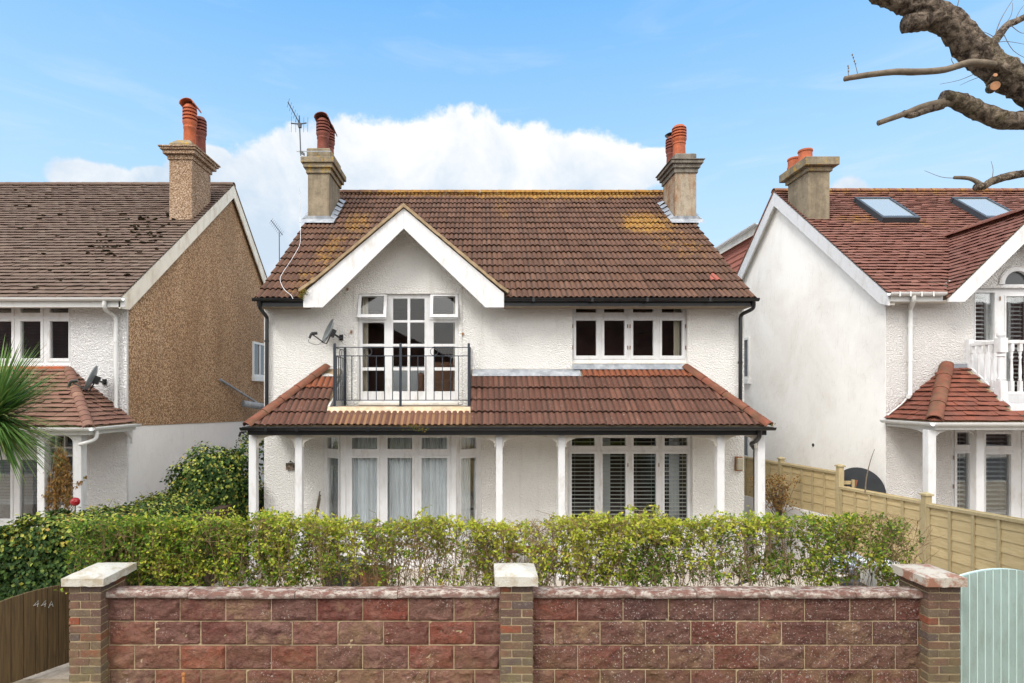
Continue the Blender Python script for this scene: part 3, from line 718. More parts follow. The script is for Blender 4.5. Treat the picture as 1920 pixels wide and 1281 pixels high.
M['shaft_r'] = m_chim('stained_cement_render', (.34, .29, .225), (.24, .13, .065)); M['cap_r'] = m_chim('dark_weathered_cement', (.20, .18, .15), (.11, .095, .08), .0)
d0 = 13.22; a, b = X_(577, d0), X_(617.6, d0)
k = chimney(H, a, b, d0, 14.22, 6.9, Z_(323, d0), [(.035, Z_(323, d0)-.03, Z_(316, d0)), (.085, Z_(316, d0), Z_(308, d0)), (.13, Z_(308, d0), Z_(293, 13.09))], 0, M['shaft_l'], M['cap_l'],
    [((a+b)/2+.02, d0+.30, Z_(276, d0), .135, .78, 'louvre', M['terracotta_dark'], 'hood'), ((a+b)/2+.03, d0+.74, Z_(276, d0), .135, .74, 'louvre', M['terracotta_dark'], 'hood')],
    blk=(.02, Z_(293, 13.09), Z_(277, d0)-.01, .02), mat_blk=M['cap_l'])
k['label'] = 'left brown rendered chimney with orange lichen on its cap'
MB().box(a-.04, b+.04, d0-.05, d0+.02, 7.08, 7.17).build('mortar_fillet', M['mortar_white'], k, bevel=.02)
flashing(k, a, b, d0, 14.22, PL)
a, b = X_(1266, d0), X_(1306, d0)
k2 = chimney(H, a, b, d0, 14.1, 6.9, Z_(322, d0), [(.03, Z_(322, d0)-.03, Z_(316, d0)), (.07, Z_(316, d0), Z_(309, d0)), (.12, Z_(309, d0), Z_(299, 13.1)), (.15, Z_(299, 13.1), Z_(297.5, 13.1))], 0, M['shaft_r'], M['cap_r'],
    [((a+b)/2-.08, d0+.22, Z_(287, d0), .145, .72, 'louvre', M['terracotta'], None), ((a+b)/2-.10, d0+.66, Z_(292, d0)-.02, .13, .74, 'louvre', M['terracotta_dark'], 'cowl')],
    blk=(-.0, Z_(297.5, 13.1), Z_(287, d0), .02), mat_blk=M['cap_r'])
k2['label'] = 'right chimney with rust-stained render and a bright orange pot'
MB().box(a-.04, b+.04, d0-.05, d0+.02, 7.08, 7.19).build('mortar_fillet', M['mortar_white'], k2, bevel=.02)
flashing(k2, a, b, d0, 14.1, PL)
# ---- windows of the main house
D2 = 10.775
rows = [(560, 600.5), (605, 645), (650, 689), (695, 734)]
pn = [(a_, b_, y0_, y1_) for (a_, b_) in ((737, 764), (769, 796)) for (y0_, y1_) in rows]
pn += [(a_, b_, y0_, y1_) for (a_, b_) in ((679.5, 720.5), (813, 853)) for (y0_, y1_) in rows[1:]]
pn += [(676, 722, 557, 596), (809, 855, 557, 596)]
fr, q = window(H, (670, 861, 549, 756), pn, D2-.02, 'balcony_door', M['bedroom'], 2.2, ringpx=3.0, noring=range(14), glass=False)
g_ = MB()
for (a_, b_, y0_, y1_) in pn[:-2]: g_.box(X_(a_, D2)-.01, X_(b_, D2)+.01, D2+.01, D2+.016, Z_(y1_, D2)-.01, Z_(y0_, D2)+.01)
g_.build('glass', M['glass'], fr)
for (x0_, x1_) in ((671, 726), (806, 860)):                         # two open top-hung lights
    zt, zb = Z_(550, 10.7), Z_(597, 10.6); L = 6*(zt-zb)/6; ang = R(16)
    c_, s_ = math.cos(ang), math.sin(ang)
    def tr(mb):
        mb.v = [(v[0], 10.715-(-(v[2]))*s_*1.0+v[1]*c_, zt+v[2]*c_-v[1]*s_*.0) if False else (v[0], 10.72+v[2]*s_+v[1], zt+v[2]*c_) for v in mb.v]; return mb
    xa, xb = X_(x0_+.5, 10.68), X_(x1_-.5, 10.68); HH = zt-zb
    sash = tr(MB().holed(xa, xb, -HH, 0, [(xa+.058, xb-.058, -HH+.062, -.055)], 0, .035)).build('open_light', M['white'], fr, bevel=.004, label='top-hung light standing open')
    tr(MB().box(xa+.05, xb-.05, .015, .02, -HH+.05, -.05)).build('glass', M['glass'], sash) if False else tr(MB().box(xa+.05, xb-.05, .015, .02, -HH+.05, -.05)).build('light_glass', M['glass'], fr)
curtain(fr, q[0]+.07, q[0]+.17, D2+.14, q[2]+.1, q[3]-.05, M['curtain'], .06, .02, 1)
curtain(fr, q[1]-.12, q[1]-.05, D2+.14, q[2]+.1, q[3]-.05, M['curtain'], .06, .02, 2)
tb = MB(); tb.box(X_(735, 11.5), X_(800, 11.5), 11.5, 12.0, 3.02, 3.75); tb.build('cloth_covered_table', M['net'], fr, bevel=.03)
ar = MB(); ar.box(X_(790, 11.3), X_(860, 11.3), 11.35, 11.9, 3.02, 3.48).box(X_(790, 11.3), X_(860, 11.3), 11.75, 11.95, 3.44, 3.85).box(X_(783, 11.3), X_(794, 11.3), 11.3, 11.95, 3.02, 3.62)
M['tan'] = m_plain('tan_fabric', (.36, .20, .13), .9, .1, .1, 5); ar.build('armchair', M['tan'], fr, bevel=.06)
MB().box(X_(672, WD), X_(859, WD), WD-.03, D2-.02, 2.985, 3.035).build('threshold', M['white_beam'], fr, bevel=.006)
# upper right window
px4 = [(1080, 1118), (1133, 1171), (1187, 1225), (1241, 1279)]
fr, q = window(H, (1071.5, 1290.5, 566, 681.5), [(a_, b_, 572, 586) for a_, b_ in px4]+[(a_, b_, 601, 667) for a_, b_ in px4], D2, 'upper_window', M['bedroom'], 1.2, ringpx=5,
    hinges=[(1073.5, 612), (1073.5, 652), (1176.5, 612), (1176.5, 652), (1181, 612), (1181, 652), (1285, 612), (1285, 652)], noring=(0, 1, 2, 3))
curtain(fr, X_(1267, D2), X_(1281, D2), D2+.14, q[2]+.02, q[3]-.05, M['curtain'], .05, .02, 4)
MB().box(X_(1073, WD), X_(1289, WD), WD-.015, D2-.001, Z_(682.5, WD), Z_(679.5, WD)).build('sill', M['white_beam'], fr, bevel=.005)
# lower right window with slatted blinds
px5 = [(1072, 1115), (1130, 1173), (1188, 1230), (1246, 1289)]
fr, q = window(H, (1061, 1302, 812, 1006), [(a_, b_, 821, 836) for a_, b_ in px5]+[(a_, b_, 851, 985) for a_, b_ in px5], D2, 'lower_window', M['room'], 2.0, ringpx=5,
    hinges=[(1235, 872), (1235, 950), (1177, 872), (1177, 950)])
for a_, b_ in px5:
    blind(fr, X_(a_-3, D2), X_(b_+3, D2), D2+.075, Z_(990, D2), Z_(849, D2), .0735, .05, M['slat'], 5)
    blind(fr, X_(a_-3, D2), X_(b_+3, D2), D2+.075, Z_(838, D2), Z_(822, D2), .0735, .05, M['slat'], 5)
curtain(fr, X_(1268, D2), X_(1288, D2), D2+.4, q[2]+.02, q[3]-.05, M['net'], .07, .02, 5)
MB().box(X_(1145, D2), X_(1160, D2), D2+.7, D2+1.1, 0.7, 2.3).build('pale_cupboard', M['net'], fr)
MB().box(X_(1062, WD), X_(1301, WD), WD-.05, D2-.001, Z_(1010, WD), Z_(1004, WD)).build('sill', M['white_beam'], fr, bevel=.006)
# bay window
BF = 10.30; xa, xb = X_(643, BF), X_(852, BF); xo0, xo1 = X_(608, WD), X_(902, WD); zt = Z_(816, BF); zb = Z_(1012, BF)
px3 = [(660, 707), (726.5, 772.5), (790.5, 838)]
fr, q = window(H, (644, 851, 814, 1012), [(a_, b_, 821, 842) for a_, b_ in px3]+[(a_, b_, 859, 995) for a_, b_ in px3], BF, 'bay_window', None, 1.6, ringpx=4.5, label='canted bay window with net curtains')
fr['label'] = 'canted bay window hung with net curtains'
for sg, (p0, p1) in ((-1, (V((xo0, WD-.01)), V((xa, BF+.01)))), (1, (V((xb, BF+.01)), V((xo1, WD-.01))))):
    dv = (p1-p0); L = dv.length; dv.normalize(); nv = V((dv.y, -dv.x))    # outward
    if nv.y > 0: nv = -nv
    def tr2(mb): mb.v = [(p0.x+dv.x*v[0]-nv.x*v[1], p0.y+dv.y*v[0]-nv.y*v[1], v[2]) for v in mb.v]; return mb
    h1 = [(L*.20, L*.76, Z_(842, 10.5), Z_(821, 10.5)), (L*.20, L*.76, Z_(995, 10.5), Z_(859, 10.5))] if sg < 0 else [(L*.24, L*.80, Z_(842, 10.5), Z_(821, 10.5)), (L*.24, L*.80, Z_(995, 10.5), Z_(859, 10.5))]
    mb = MB().holed(.0, L, zb, zt+.02, h1, 0, .07)
    for h_ in h1: mb.holed(h_[0]-.04, h_[1]+.04, h_[2]-.05, h_[3]+.04, [h_], -.012, -.0005)
    sd_ = tr2(mb).build('bay_side', M['white'], fr, bevel=.004)
    gg = MB()
    for h_ in h1: gg.box(h_[0]-.01, h_[1]+.01, .028, .034, h_[2]-.01, h_[3]+.01)
    tr2(gg).build('side_glass', M['glass'], fr)
MB().box(xa-.035, xa+.055, BF-.022, BF+.07, zb, zt).cut().box(xb-.055, xb+.035, BF-.022, BF+.07, zb, zt).build('corner_post', M['white'], fr, bevel=.01)
MB().prism([(xo0-.03, WD-.001), (xo0-.03, WD-.06), (xa-.06, BF-.05), (xb+.06, BF-.05), (xo1+.03, WD-.06), (xo1+.03, WD-.001)], 'z', zb-.055, zb-.001).build('sill', M['white'], fr, bevel=.01)
MB().prism([(xo0, WD-.001), (xa, BF+.02), (xb, BF+.02), (xo1, WD-.001)], 'z', -.02, zb-.056).build('bay_plinth', M['render_low'], H)
MB().prism([(xo0-.02, WD-.001), (xa-.03, BF-.03), (xb+.03, BF-.03), (xo1+.02, WD-.001)], 'z', zt+.021, zt+.06).build('bay_top', M['white_beam'], fr)
a_, b_ = xo0-.1, xo1+.1
MB().add([(a_, 11.05, zb-.2), (b_, 11.05, zb-.2), (b_, 11.05, 2.55), (a_, 11.05, 2.55), (a_, 12.6, zb-.2), (b_, 12.6, zb-.2), (b_, 12.6, 2.55), (a_, 12.6, 2.55)],
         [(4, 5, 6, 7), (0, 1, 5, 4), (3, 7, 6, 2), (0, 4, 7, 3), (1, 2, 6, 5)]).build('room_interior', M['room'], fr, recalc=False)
curtain(fr, xa+.08, X_(716, BF), BF+.15, zb, zt-.02, M['net'], .19, .045, 3); curtain(fr, X_(716, BF), X_(785, BF), BF+.19, zb, zt-.02, M['net'], .15, .05, 7)
curtain(fr, X_(785, BF), xb-.07, BF+.17, zb, zt-.02, M['net'], .18, .045, 9)
for sg in (-1, 1):
    p0 = V((xo0+.12, WD+.03, 0)) if sg < 0 else V((xb-.02, BF+.19, 0)); p1 = V((xa+.05, BF+.2, 0)) if sg < 0 else V((xo1-.20, WD+.03, 0))
    n = 40; vs = []
    for j in (0, 1):
        for i in range(n+1):
            p = p0.lerp(p1, i/n); vs.append((p.x, p.y+.02*math.sin(i*.9), zb if j == 0 else zt-.02))
    MB().add(vs, [(i, i+1, n+2+i, n+1+i) for i in range(n)]).build('curtain', M['net'], fr, smooth=True, recalc=False)
# ---- veranda
VE, VZ, VS = 9.45, 2.66, .816
vv = V((0, 1, VS)).normalized(); cl, cr = X_(464, VE), X_(1441, VE); tl, tr_ = X_(612, WD), X_(1286, WD)
hipL = (V((cl, VE, VZ)), V((-(WD-VE), (tl-cl), 0)).normalized()); hipR = (V((cr, VE, VZ)), V(((WD-VE), (cr-tr_), 0)).normalized())
def vcourse(c): return int((c.y-VE+.0)/(vv.y*.327)+.0)
def bal(c): return -2.60 < c.x < -.13
vo = V((cl-.0, VE, VZ)); gg_ = .327
vt = tile_field(vo, V((1, 0, 0)), vv, cr-cl, (WD-VE)/vv.y-.02, .204, gg_, 'roll', clip=[hipL, hipR], name='veranda_roof', mat=M['tile_red'], parent=H, slip=.003,
    skip=lambda c: (bal(c) and vcourse(c) >= 1) or (vcourse(c) >= 4) or (vcourse(c) == 3 and (c.x < -2.6)))
tile_field(vo, V((1, 0, 0)), vv, cr-cl, (WD-VE)/vv.y-.02, .204, gg_, 'roll', clip=[hipL, hipR], name='top_course', mat=M['tile_orange'], parent=vt, label='brighter orange top course of tiles',
    skip=lambda c: not (vcourse(c) == 4 and c.x > 1.86))
tile_field(vo, V((1, 0, 0)), vv, 1.6, (WD-VE)/vv.y-.02, .204, gg_, 'roll', clip=[hipL], name='top_course', mat=M['tile_orange'], parent=vt, label='brighter orange top course of tiles',
    skip=lambda c: not (vcourse(c) == 3 and c.x < -2.6))
for (ex, tx, uy, clipn) in ((cl, tl, -1, hipL), (cr, tr_, 1, hipR)):
    sv = V((tx-ex, 0, VS*(WD-VE))).normalized()
    o_ = V((ex, WD, VZ)) if uy < 0 else V((ex, VE, VZ))
    tile_field(o_, V((0, uy, 0)), sv, WD-VE, (V((tx-ex, 0, VS*(WD-VE)))).length, .204, gg_, 'roll', clip=[(clipn[0], -clipn[1])], name='side_slope', mat=M['tile_red'], parent=vt)
hp = MB()
ridge_run(hp, V((cl-.01, VE-.02, VZ+.015)), V((tl+.02, WD-.03, VZ+VS*(WD-VE)+.03)), .105, .42); hp.cut(); ridge_run(hp, V((cr+.01, VE-.02, VZ+.015)), V((tr_-.02, WD-.03, VZ+VS*(WD-VE)+.03)), .105, .42)
hp.build('hip_tiles', M['hip'], vt, autosmooth=50)
def hipdeck(xa_, xb_, xc, xd, y0_, y1_):   # bottom edge xa..xb, top edge xc..xd
    zf = lambda y: VZ+VS*(y-VE)
    return [(xa_, y0_, zf(y0_)-.012), (xb_, y0_, zf(y0_)-.012), (xd, y1_, zf(y1_)-.012), (xc, y1_, zf(y1_)-.012), (xa_, y0_, zf(y0_)-.06), (xb_, y0_, zf(y0_)-.06), (xd, y1_, zf(y1_)-.06), (xc, y1_, zf(y1_)-.06)]
HF = [(0, 1, 2, 3), (7, 6, 5, 4), (0, 4, 5, 1), (1, 5, 6, 2), (2, 6, 7, 3), (3, 7, 4, 0)]
mb = MB(); mb.add(hipdeck(cl+.02, cr-.02, cl+.24, cr-.24, VE+.03, 9.76), HF); mb.add(hipdeck(-.15, cr-.26, -.15, tr_, 9.77, WD-.01), HF); mb.add(hipdeck(cl+.26, -2.59, tl, -2.59, 9.77, WD-.01), HF)
mb.build('roof_deck', M['undercloak'], vt)
# lead where roof meets wall
ld = MB(); ZT = lambda y: VZ+VS*(y-VE)
lx0, lx1 = X_(886, 10.6), X_(1089, 10.5)
ld.add([(lx0, 10.46, ZT(10.46)+.036), (lx1, 10.46, ZT(10.46)+.036), (lx1, 10.53, ZT(10.53)+.045), (lx0, 10.53, ZT(10.53)+.045), (lx0, WD-.004, ZT(WD)-.02), (X_(1073, WD), WD-.004, ZT(WD)-.02), (lx1, WD-.01, ZT(WD)+.0)],
       [(0, 1, 2, 3), (3, 2, 6, 5, 4)])
ld.add([(X_(1073, WD), WD-.012, Z_(683, WD)), (X_(1288, WD), WD-.012, Z_(683, WD)), (X_(1290, WD), 10.60, ZT(10.60)+.05), (X_(1073, WD), 10.60, ZT(10.60)+.05)], [(0, 1, 2, 3)])
ld.build('flashing', M['lead'], vt)
MB().add([(tl-.1, WD-.004, 3.62), (-2.6, WD-.004, 3.52), (-2.6, 10.45, ZT(10.45)+.04), (tl-.02, 10.45, ZT(10.45)+.04)], [(0, 1, 2, 3)]).build('mortar_flashing', M['mortar_white'], vt)
bp = MB()   # bird droppings on lead
for (x_, y_, rx_, rz_) in ((1130, 685, 6, 1.2), (1172, 686, 2, 1.6), (1179, 686.5, 2.6, 2.0)):
    c_ = P(x_, y_, WD-.02); bp.add([(c_.x+rx_*.01*math.cos(t*.7), c_.y, c_.z+rz_*.01*math.sin(t*.7)) for t in range(9)], [tuple(range(9))])
bp.build('bird_droppings', M['white'], vt, recalc=False)
gm = MB(); gutter_x(gm, X_(452, 9.4), X_(1452, 9.4), 9.385, VZ-.012); 
for px in (498, 556, 690, 1000, 1200): gm.box(X_(px, 9.33)-.025, X_(px, 9.33)+.025, 9.326, 9.33, VZ-.075, VZ-.008)
gutter_y(gm, 9.44, 10.6, X_(458, 9.4), VZ-.012); gutter_y(gm, 9.44, 10.6, X_(1447, 9.4), VZ-.012)
gm.build('gutter', M['black'], H, autosmooth=40)
MB().box(X_(464, 9.46), X_(1437, 9.46), 9.455, 9.48, Z_(816, 9.46), VZ-.005).cut().box(X_(464, 9.46), X_(464, 9.46)+.02, 9.481, 10.69, Z_(816, 9.46), VZ-.005).cut().box(X_(1437, 9.46)-.02, X_(1437, 9.46), 9.481, 10.69, Z_(816, 9.46), VZ-.005).build('fascia', M['black'], H)
zbm = Z_(816.5, 9.5)
MB().box(X_(467, 9.6), X_(1435, 9.6), 9.60, 9.70, zbm, zbm+.09).build('veranda_beam', M['white_beam'], H, bevel=.006)
MB().box(X_(467, 9.6)+.1, X_(1435, 9.6)-.1, 9.701, WD-.002, zbm+.06, zbm+.075).build('veranda_ceiling', M['white_beam'], H)
posts = [(466, 480), (553, 566), (930, 942.5), (1047, 1059.5), (1345, 1359), (1421, 1435)]
for i, (a_, b_) in enumerate(posts):
    x0, x1 = X_(a_, 9.6), X_(b_, 9.6)
    m_ = MB(); m_.box(x0, x1, 9.60, 9.60+(x1-x0), .02, zbm-.001); m_.box(x0-.03, x1+.03, 9.57, 9.63+(x1-x0), .0, .16)
    po = m_.build('veranda_post', M['white'], H, bevel=.008)
    br = MB()
    for sg in (-1, 1):
        if (i == 0 and sg < 0) or (i == 5 and sg > 0): continue
        nb = posts[i+sg]; gap = abs(X_(nb[0 if sg > 0 else 1], 9.6)-(x1 if sg > 0 else x0)); aa = min(.62, gap*.48); bb_ = .15
        if gap < .8: aa = gap*.46; bb_ = .17
        xx = x1 if sg > 0 else x0
        cur = [(xx+sg*(aa-aa*math.cos(R(t_))), zbm-bb_+bb_*math.sin(R(t_))-.012) for t_ in range(0, 91, 9)]
        pts = [(xx, zbm-.001), (xx, zbm-bb_-.045)]+[(xx+sg*.03, zbm-bb_-.05)]+[(c_[0]+sg*.02, c_[1]) for c_ in cur]+[(xx+sg*(aa+.02), zbm-.001)]
        if sg < 0: pts = pts[::-1]
        br.prism(pts, 'y', 9.63, 9.67)
    br.build('bracket', M['white_beam'], po)
downpipe(H, smoothpath([P(1424, 806, 9.42), P(1424, 818, 9.45), P(1419, 826, 9.6), P(1409, 832, 9.75), P(1412, 838, 9.8), P(1416, 844, 9.85)], 4)+[P(1417, 1085, 9.9)], .034, M['black'])
# ---- balcony
bx0, bx1 = -2.56, -.16
bs = MB().box(bx0, bx1, 9.82, WD-.001, 2.86, 2.975).build('balcony', M['concrete'], H, bevel=.01)
bs['label'] = 'shallow balcony cut into the veranda roof with a dark iron railing'
ap = MB(); n = 60
ap.prism([(9.69, 2.855), (9.80, 2.972), (9.83, 2.975), (9.83, 2.80), (9.69, 2.82)], 'x', bx0-.04, bx1+.03)
ap.build('apron', M['cream_strip'], bs)
for xx in (bx0-.045, bx1+.005):
    MB().prism([(9.80, 2.85), (9.80, ZT(9.80)+.035), (WD-.01, ZT(WD-.3)+.01), (WD-.01, 2.85)], 'x', xx, xx+.035).build('cheek', M['mortar_white'], bs)
RF = 9.90; rl = MB(); zr = [Z_(651.5, RF), Z_(667.5, RF), Z_(750.5, RF)]
rx0, rx1 = X_(627.5, RF), X_(879, RF)
for z_ in zr:
    rl.bar((rx0, RF, z_), (rx1, RF, z_), .014, .014)
    for rx_ in (rx0, rx1): rl.bar((rx_, RF, z_), (rx_, WD-.01, z_), .014, .014)
for px in (659.8, 675, 690, 705.5, 721, 736, 769, 783.5, 798.6, 814, 829.5, 845, 860): rl.box(X_(px, RF)-.007, X_(px, RF)+.007, RF-.007, RF+.007, zr[2], zr[1])
for k_ in range(1, 6):
    y_ = RF+(WD-RF)*k_/6
    for rx_ in (rx0, rx1): rl.box(rx_-.007, rx_+.007, y_-.007, y_+.007, zr[2], zr[1])
rc_ = (zr[0]-zr[1])/2-.007
for px in (690, 814): rl.tube([(X_(px, RF)+rc_*math.cos(t*.3927), RF, (zr[0]+zr[1])/2+rc_*math.sin(t*.3927)) for t in range(17)], .006, 6)
for rx_ in (rx0, rx1): rl.tube([(rx_, RF+.4+rc_*math.cos(t*.3927), (zr[0]+zr[1])/2+rc_*math.sin(t*.3927)) for t in range(17)], .006, 6)
rl.build('railing', M['iron'], bs)
for px in (627.5, 751, 879):
    x_ = X_(px, RF); MB().box(x_-.02, x_+.02, RF-.02, RF+.02, 2.97, Z_(645.5, RF)).box(x_-.06, x_+.06, RF-.06, RF+.06, 2.972, 2.984).lathe((x_, RF, Z_(645.5, RF)), [(.024, 0), (.02, .012), (.004, .02)], 10).build('railing_post', M['iron'], bs)
for rx_ in (rx0, rx1): MB().box(rx_-.02, rx_+.02, WD-.05, WD-.012, 2.97, Z_(651, WD)).build('railing_post', M['iron'], bs)
# rusty brackets and hooks on the wall
mb = MB()
for (x_, y_) in ((659, 622), (868, 626), (867, 531), (877, 543), (652, 542)):
    p = P(x_, y_, WD); mb.box(p.x-.014, p.x+.014, WD-.03, WD-.002, p.z-.03, p.z+.02)
M['rust'] = m_plain('rust', (.30, .13, .05), .9, .2, .4, 30); mb.build('rusty_hook', M['rust'], H)
# ---- things fixed to the house
def dish(name, label, c, r, yaw, pitch, armdir, wall, pole=True):
    """offset satellite dish: c centre, facing direction by yaw (from -Y towards -X) and pitch up"""
    root = thing(name, label, 'satellite dish', (c[0], c[1], c[2]-r))
    f = V((-math.sin(R(yaw))*math.cos(R(pitch)), -math.cos(R(yaw))*math.cos(R(pitch)), math.sin(R(pitch)))).normalized()
    sx = f.cross(V((0, 0, 1))).normalized(); up = sx.cross(f).normalized(); c = V(c)
    vs = []; n = 28; rings = 6
    for side, off in ((0, 0), (1, -.012)):
        for i in range(rings+1):
            rr = r*i/rings
            for k in range(n):
                t = 2*math.pi*k/n
                vs.append(c+sx*rr*.92*math.cos(t)+up*rr*1.02*math.sin(t)+f*(.22*rr*rr/r+off))
    fs = []
    m_ = (rings+1)*n
    for i in range(rings):
        for k in range(n):
            a = i*n+k; b = i*n+(k+1) % n; fs += [(a, b, b+n, a+n), (m_+a, m_+a+n, m_+b+n, m_+b)]
    for k in range(n): a = rings*n+k; b = rings*n+(k+1) % n; fs.append((a, b, m_+b, m_+a))
    MB().add(vs, fs).build('reflector', M['dish'], root, smooth=True)
    a0 = c-up*r*.95; a1 = a0+f*r*1.25+up*r*.25
    MB().tube([c-f*.03-up*r*.2, a0-f*.02, a0+f*.03, a1], .011, 8).build('arm', M['black'], root)
    MB().tube([a1-f*.0, a1-f*.09+up*.05], .028, 12).tube([a1+up*.0, a1-up*.09], .022, 10).build('receiver', M['black'], root)
    mb = MB(); back = c-f*.05; mb.obox(back, (f, sx, up), (.04, .05, .07)); mb.tube([back, V(wall)+V((0, -.03, -.02)), V(wall)], .018, 8); mb.obox(V(wall), (V((0, 1, 0)), V((1, 0, 0)), V((0, 0, 1))), (.012, .035, .05))
    mb.build('wall_bracket', M['black'], root)
    MB().tube(smoothpath([a1-up*.09, a1-up*.16-f*.02, a0-up*.06+f*.1, back, V(wall)+V((.04, -.02, -.12))], 5), .004, 5).build('cable', M['black'], root)
    return root
dish('satellite_dish', 'grey satellite dish fixed to the white wall left of the balcony door', P(619, 623, 10.42), .235, 62, 22, None, P(640, 633, WD-.012))
dish('satellite_dish', 'small grey satellite dish half hidden behind the left end of the veranda gutter', (-4.24, 10.9, 2.52), .2, 70, 20, None, (-4.04, 11.0, 2.44))
dish('satellite_dish', 'grey satellite dish on the left neighbour beside its white downpipe', P(176, 711, 10.25), .24, 66, 22, None, P(196, 716, 10.588))
nr = thing('house_name_slate', 'small brown slate sign hanging on the veranda wall beside the second post', 'sign', P(545, 881, WD-.02))
MB().box(X_(537, WD), X_(553, WD), WD-.035, WD-.02, Z_(881, WD), Z_(868, WD), .003).build('slate', M['bark'], nr, bevel=.003)
MB().tube([P(540, 868, WD-.025), P(545, 865, WD-.012), P(550, 868, WD-.025)], .003, 5).box(X_(545, WD)-.01, X_(545, WD)+.01, WD-.03, WD-.001, Z_(866, WD), Z_(864, WD)).build('hanger', M['black'], nr)
wlp = thing('wall_lamp', 'square beige bulkhead lamp on the wall at the right end of the veranda', 'lamp', P(1385, 882, WD-.02))
MB().box(X_(1377, WD), X_(1391.5, WD), WD-.03, WD-.001, Z_(883, WD), Z_(856, WD)).build('lamp_body', M['rust'], wlp, bevel=.01)
MB().box(X_(1378.5, WD), X_(1390, WD), WD-.10, WD-.031, Z_(881, WD), Z_(858, WD)).build('lamp_cover', M['beige'], wlp, bevel=.02)
mb = MB()
for (x0, y0, x1, y1) in ((586, 972, 600, 921), (592, 975, 600.5, 934), (582, 985, 601, 928)): mb.tube([P(x0-8, y0+60, 10.35), P(x1, y1, 10.64)], .011, 6)
tag(mb.build('garden_canes', M['smooth_bark']), 'brown garden canes leaning in the corner left of the bay window', 'canes')
# loose white cable down the roof
pts = []
for (x_, y_) in ((563, 420), (564, 440), (563, 463), (556, 478), (546, 495), (534, 513), (526, 528), (529, 541), (536, 552), (546, 560), (550, 567)):
    d_ = max(10.2, hit(x_, y_, PL)); pts.append(P(x_, y_, d_-.03)+V((0, -.02, .06)))
tag(MB().tube(smoothpath([P(562, 350, 13.1), P(563, 385, 13.15)]+pts, 4), .0052, 6).build('aerial_cable', M['white']), 'thin white cable trailing down the left end of the brown roof', 'cable')
def aerial(name, label, base, top, d, boom_a, boom_b, rods, group=None, mast_r=.014, clamp=None, tilt=None):
    root = thing(name, label, 'aerial', base)
    MB().tube([base, top], mast_r, 8).build('mast', M['steel'], root)
    mb = MB(); mb.tube([boom_a, boom_b], .010, 6)
    a, b = V(boom_a), V(boom_b); dr = (b-a).normalized(); sx = V((0, 0, 1)) if tilt is None else V(tilt).normalized()
    for i in range(rods):
        c = a.lerp(b, (i+.3)/rods); L = .10+.0*i
        mb.tube([c-sx*L, c+sx*L], .0045, 5)
    mb.build('boom', M['steel'], root)
    if clamp: clamp(root)
    return root
def cl1(root):
    mb = MB(); c = P(562, 228, 13.0)
    for dx in (-.19, .16): mb.tube([c+V((0, 0, -.06)), c+V((dx, -.03, -.05+.02*dx))], .014, 6)
    for dx, l in ((-.18, .24), (-.08, .22), (.10, .22), (.19, .22)): mb.tube([c+V((dx, -.04, -.28+.02)), c+V((dx, -.02, -.28+l+.15))], .0045, 5)
    mb.box(c.x-.03, c.x+.035, c.y-.03, c.y+.03, c.z-.14, c.z-.04)
    mb.build('reflector', M['steel'], root)
    mb = MB(); z = Z_(284, 13.1); mb.bar((X_(561, 13.1)-.06, 13.1, z), (X_(620, 13.1), 13.1, z+.0), .012, .02); mb.bar((X_(564, 13.05)-.02, 13.05, z-.03), (X_(571, 13.2), 13.2, z-.03), .02, .06)
    mb.build('clamp', M['lead'], root)
aerial('tv_aerial', 'tall television aerial strapped to the left chimney of the middle house', P(564, 292, 13.05), P(561, 217, 13.0), 13, P(539.5, 191, 12.5), P(562, 232, 13.05), 6, clamp=cl1, tilt=(.25, 0, 1))
aerial('tv_aerial', 'small television aerial rising behind the left edge of the brown roof', P(524, 500, 17.5), P(523.5, 436, 17.5), 17.5, P(508, 413, 17.0), P(530, 441, 17.6), 9, tilt=(.6, .2, 1))

# ================================================================ LEFT HOUSE
LH = thing('detached_house', 'neighbouring house on the left with a brown pebble-dashed gable wall and plain tiled roof', 'house', (-9, 10.6, 0))
LD = 10.6; LX = -6.53; PLL = (10.26, 4.94, .79); LRD, LRZ = 15.0, 8.68; LXL = -15.0
wl = MB()
lw = (X_(-76, LD), X_(131.5, LD), Z_(684.5, LD), 4.80)
ll = (X_(-120, LD), X_(76, LD), Z_(988, LD), Z_(850, LD)); ldr = (X_(90, LD), X_(139, LD), .05, Z_(815, LD))
wl.holed(LXL, LX-.25, -.1, 4.80, [lw, ll, ldr], LD, LD+.25)
wl.box(LX-.25, LX-.001, LD, LD+.05, -.1, 4.80)
wl.build('wall', M['roughcast_left'], LH)
MB().prism([(LD+.0505, 2.595), (LD+.0505, 5.12), (LRD, LRZ-.16), (19.2, 4.95), (19.2, 2.33)], 'x', LX-.25, LX).build('gable_wall', M['pebble'], LH, label='brown pebble-dashed upper gable wall')
MB().prism([(LD+.0505, -.1), (LD+.0505, 2.593), (19.2, 2.328), (19.2, -.1)], 'x', LX-.25, LX-.012).build('lower_gable_wall', M['render_low'], LH, label='smooth white lower part of the gable wall')
MB().box(LXL, LX-.3, 19.0, 19.2, -.1, 4.9).build('rear_wall', M['pebble'], LH)
vl = V((0, 1, .79)).normalized(); LV = -6.42
rt = tile_field(V((LXL, 10.22, 4.905)), V((1, 0, 0)), vl, LV-LXL, (LRD-10.22)/vl.y, .165, .138, 'plain', lift=.028, jitter=.002, name='roof', mat=M['plain_left'], parent=LH, slip=.003)
MB().prism([(10.28, 4.90), (LRD, LRZ-.05), (19.6, 4.66), (19.6, 4.58), (LRD, LRZ-.14), (10.28, 4.82)], 'x', LXL, LV-.045).build('roof_deck', M['undercloak'], rt)
sv = V((0, -(19.6-LRD), LRZ-4.7)).normalized()
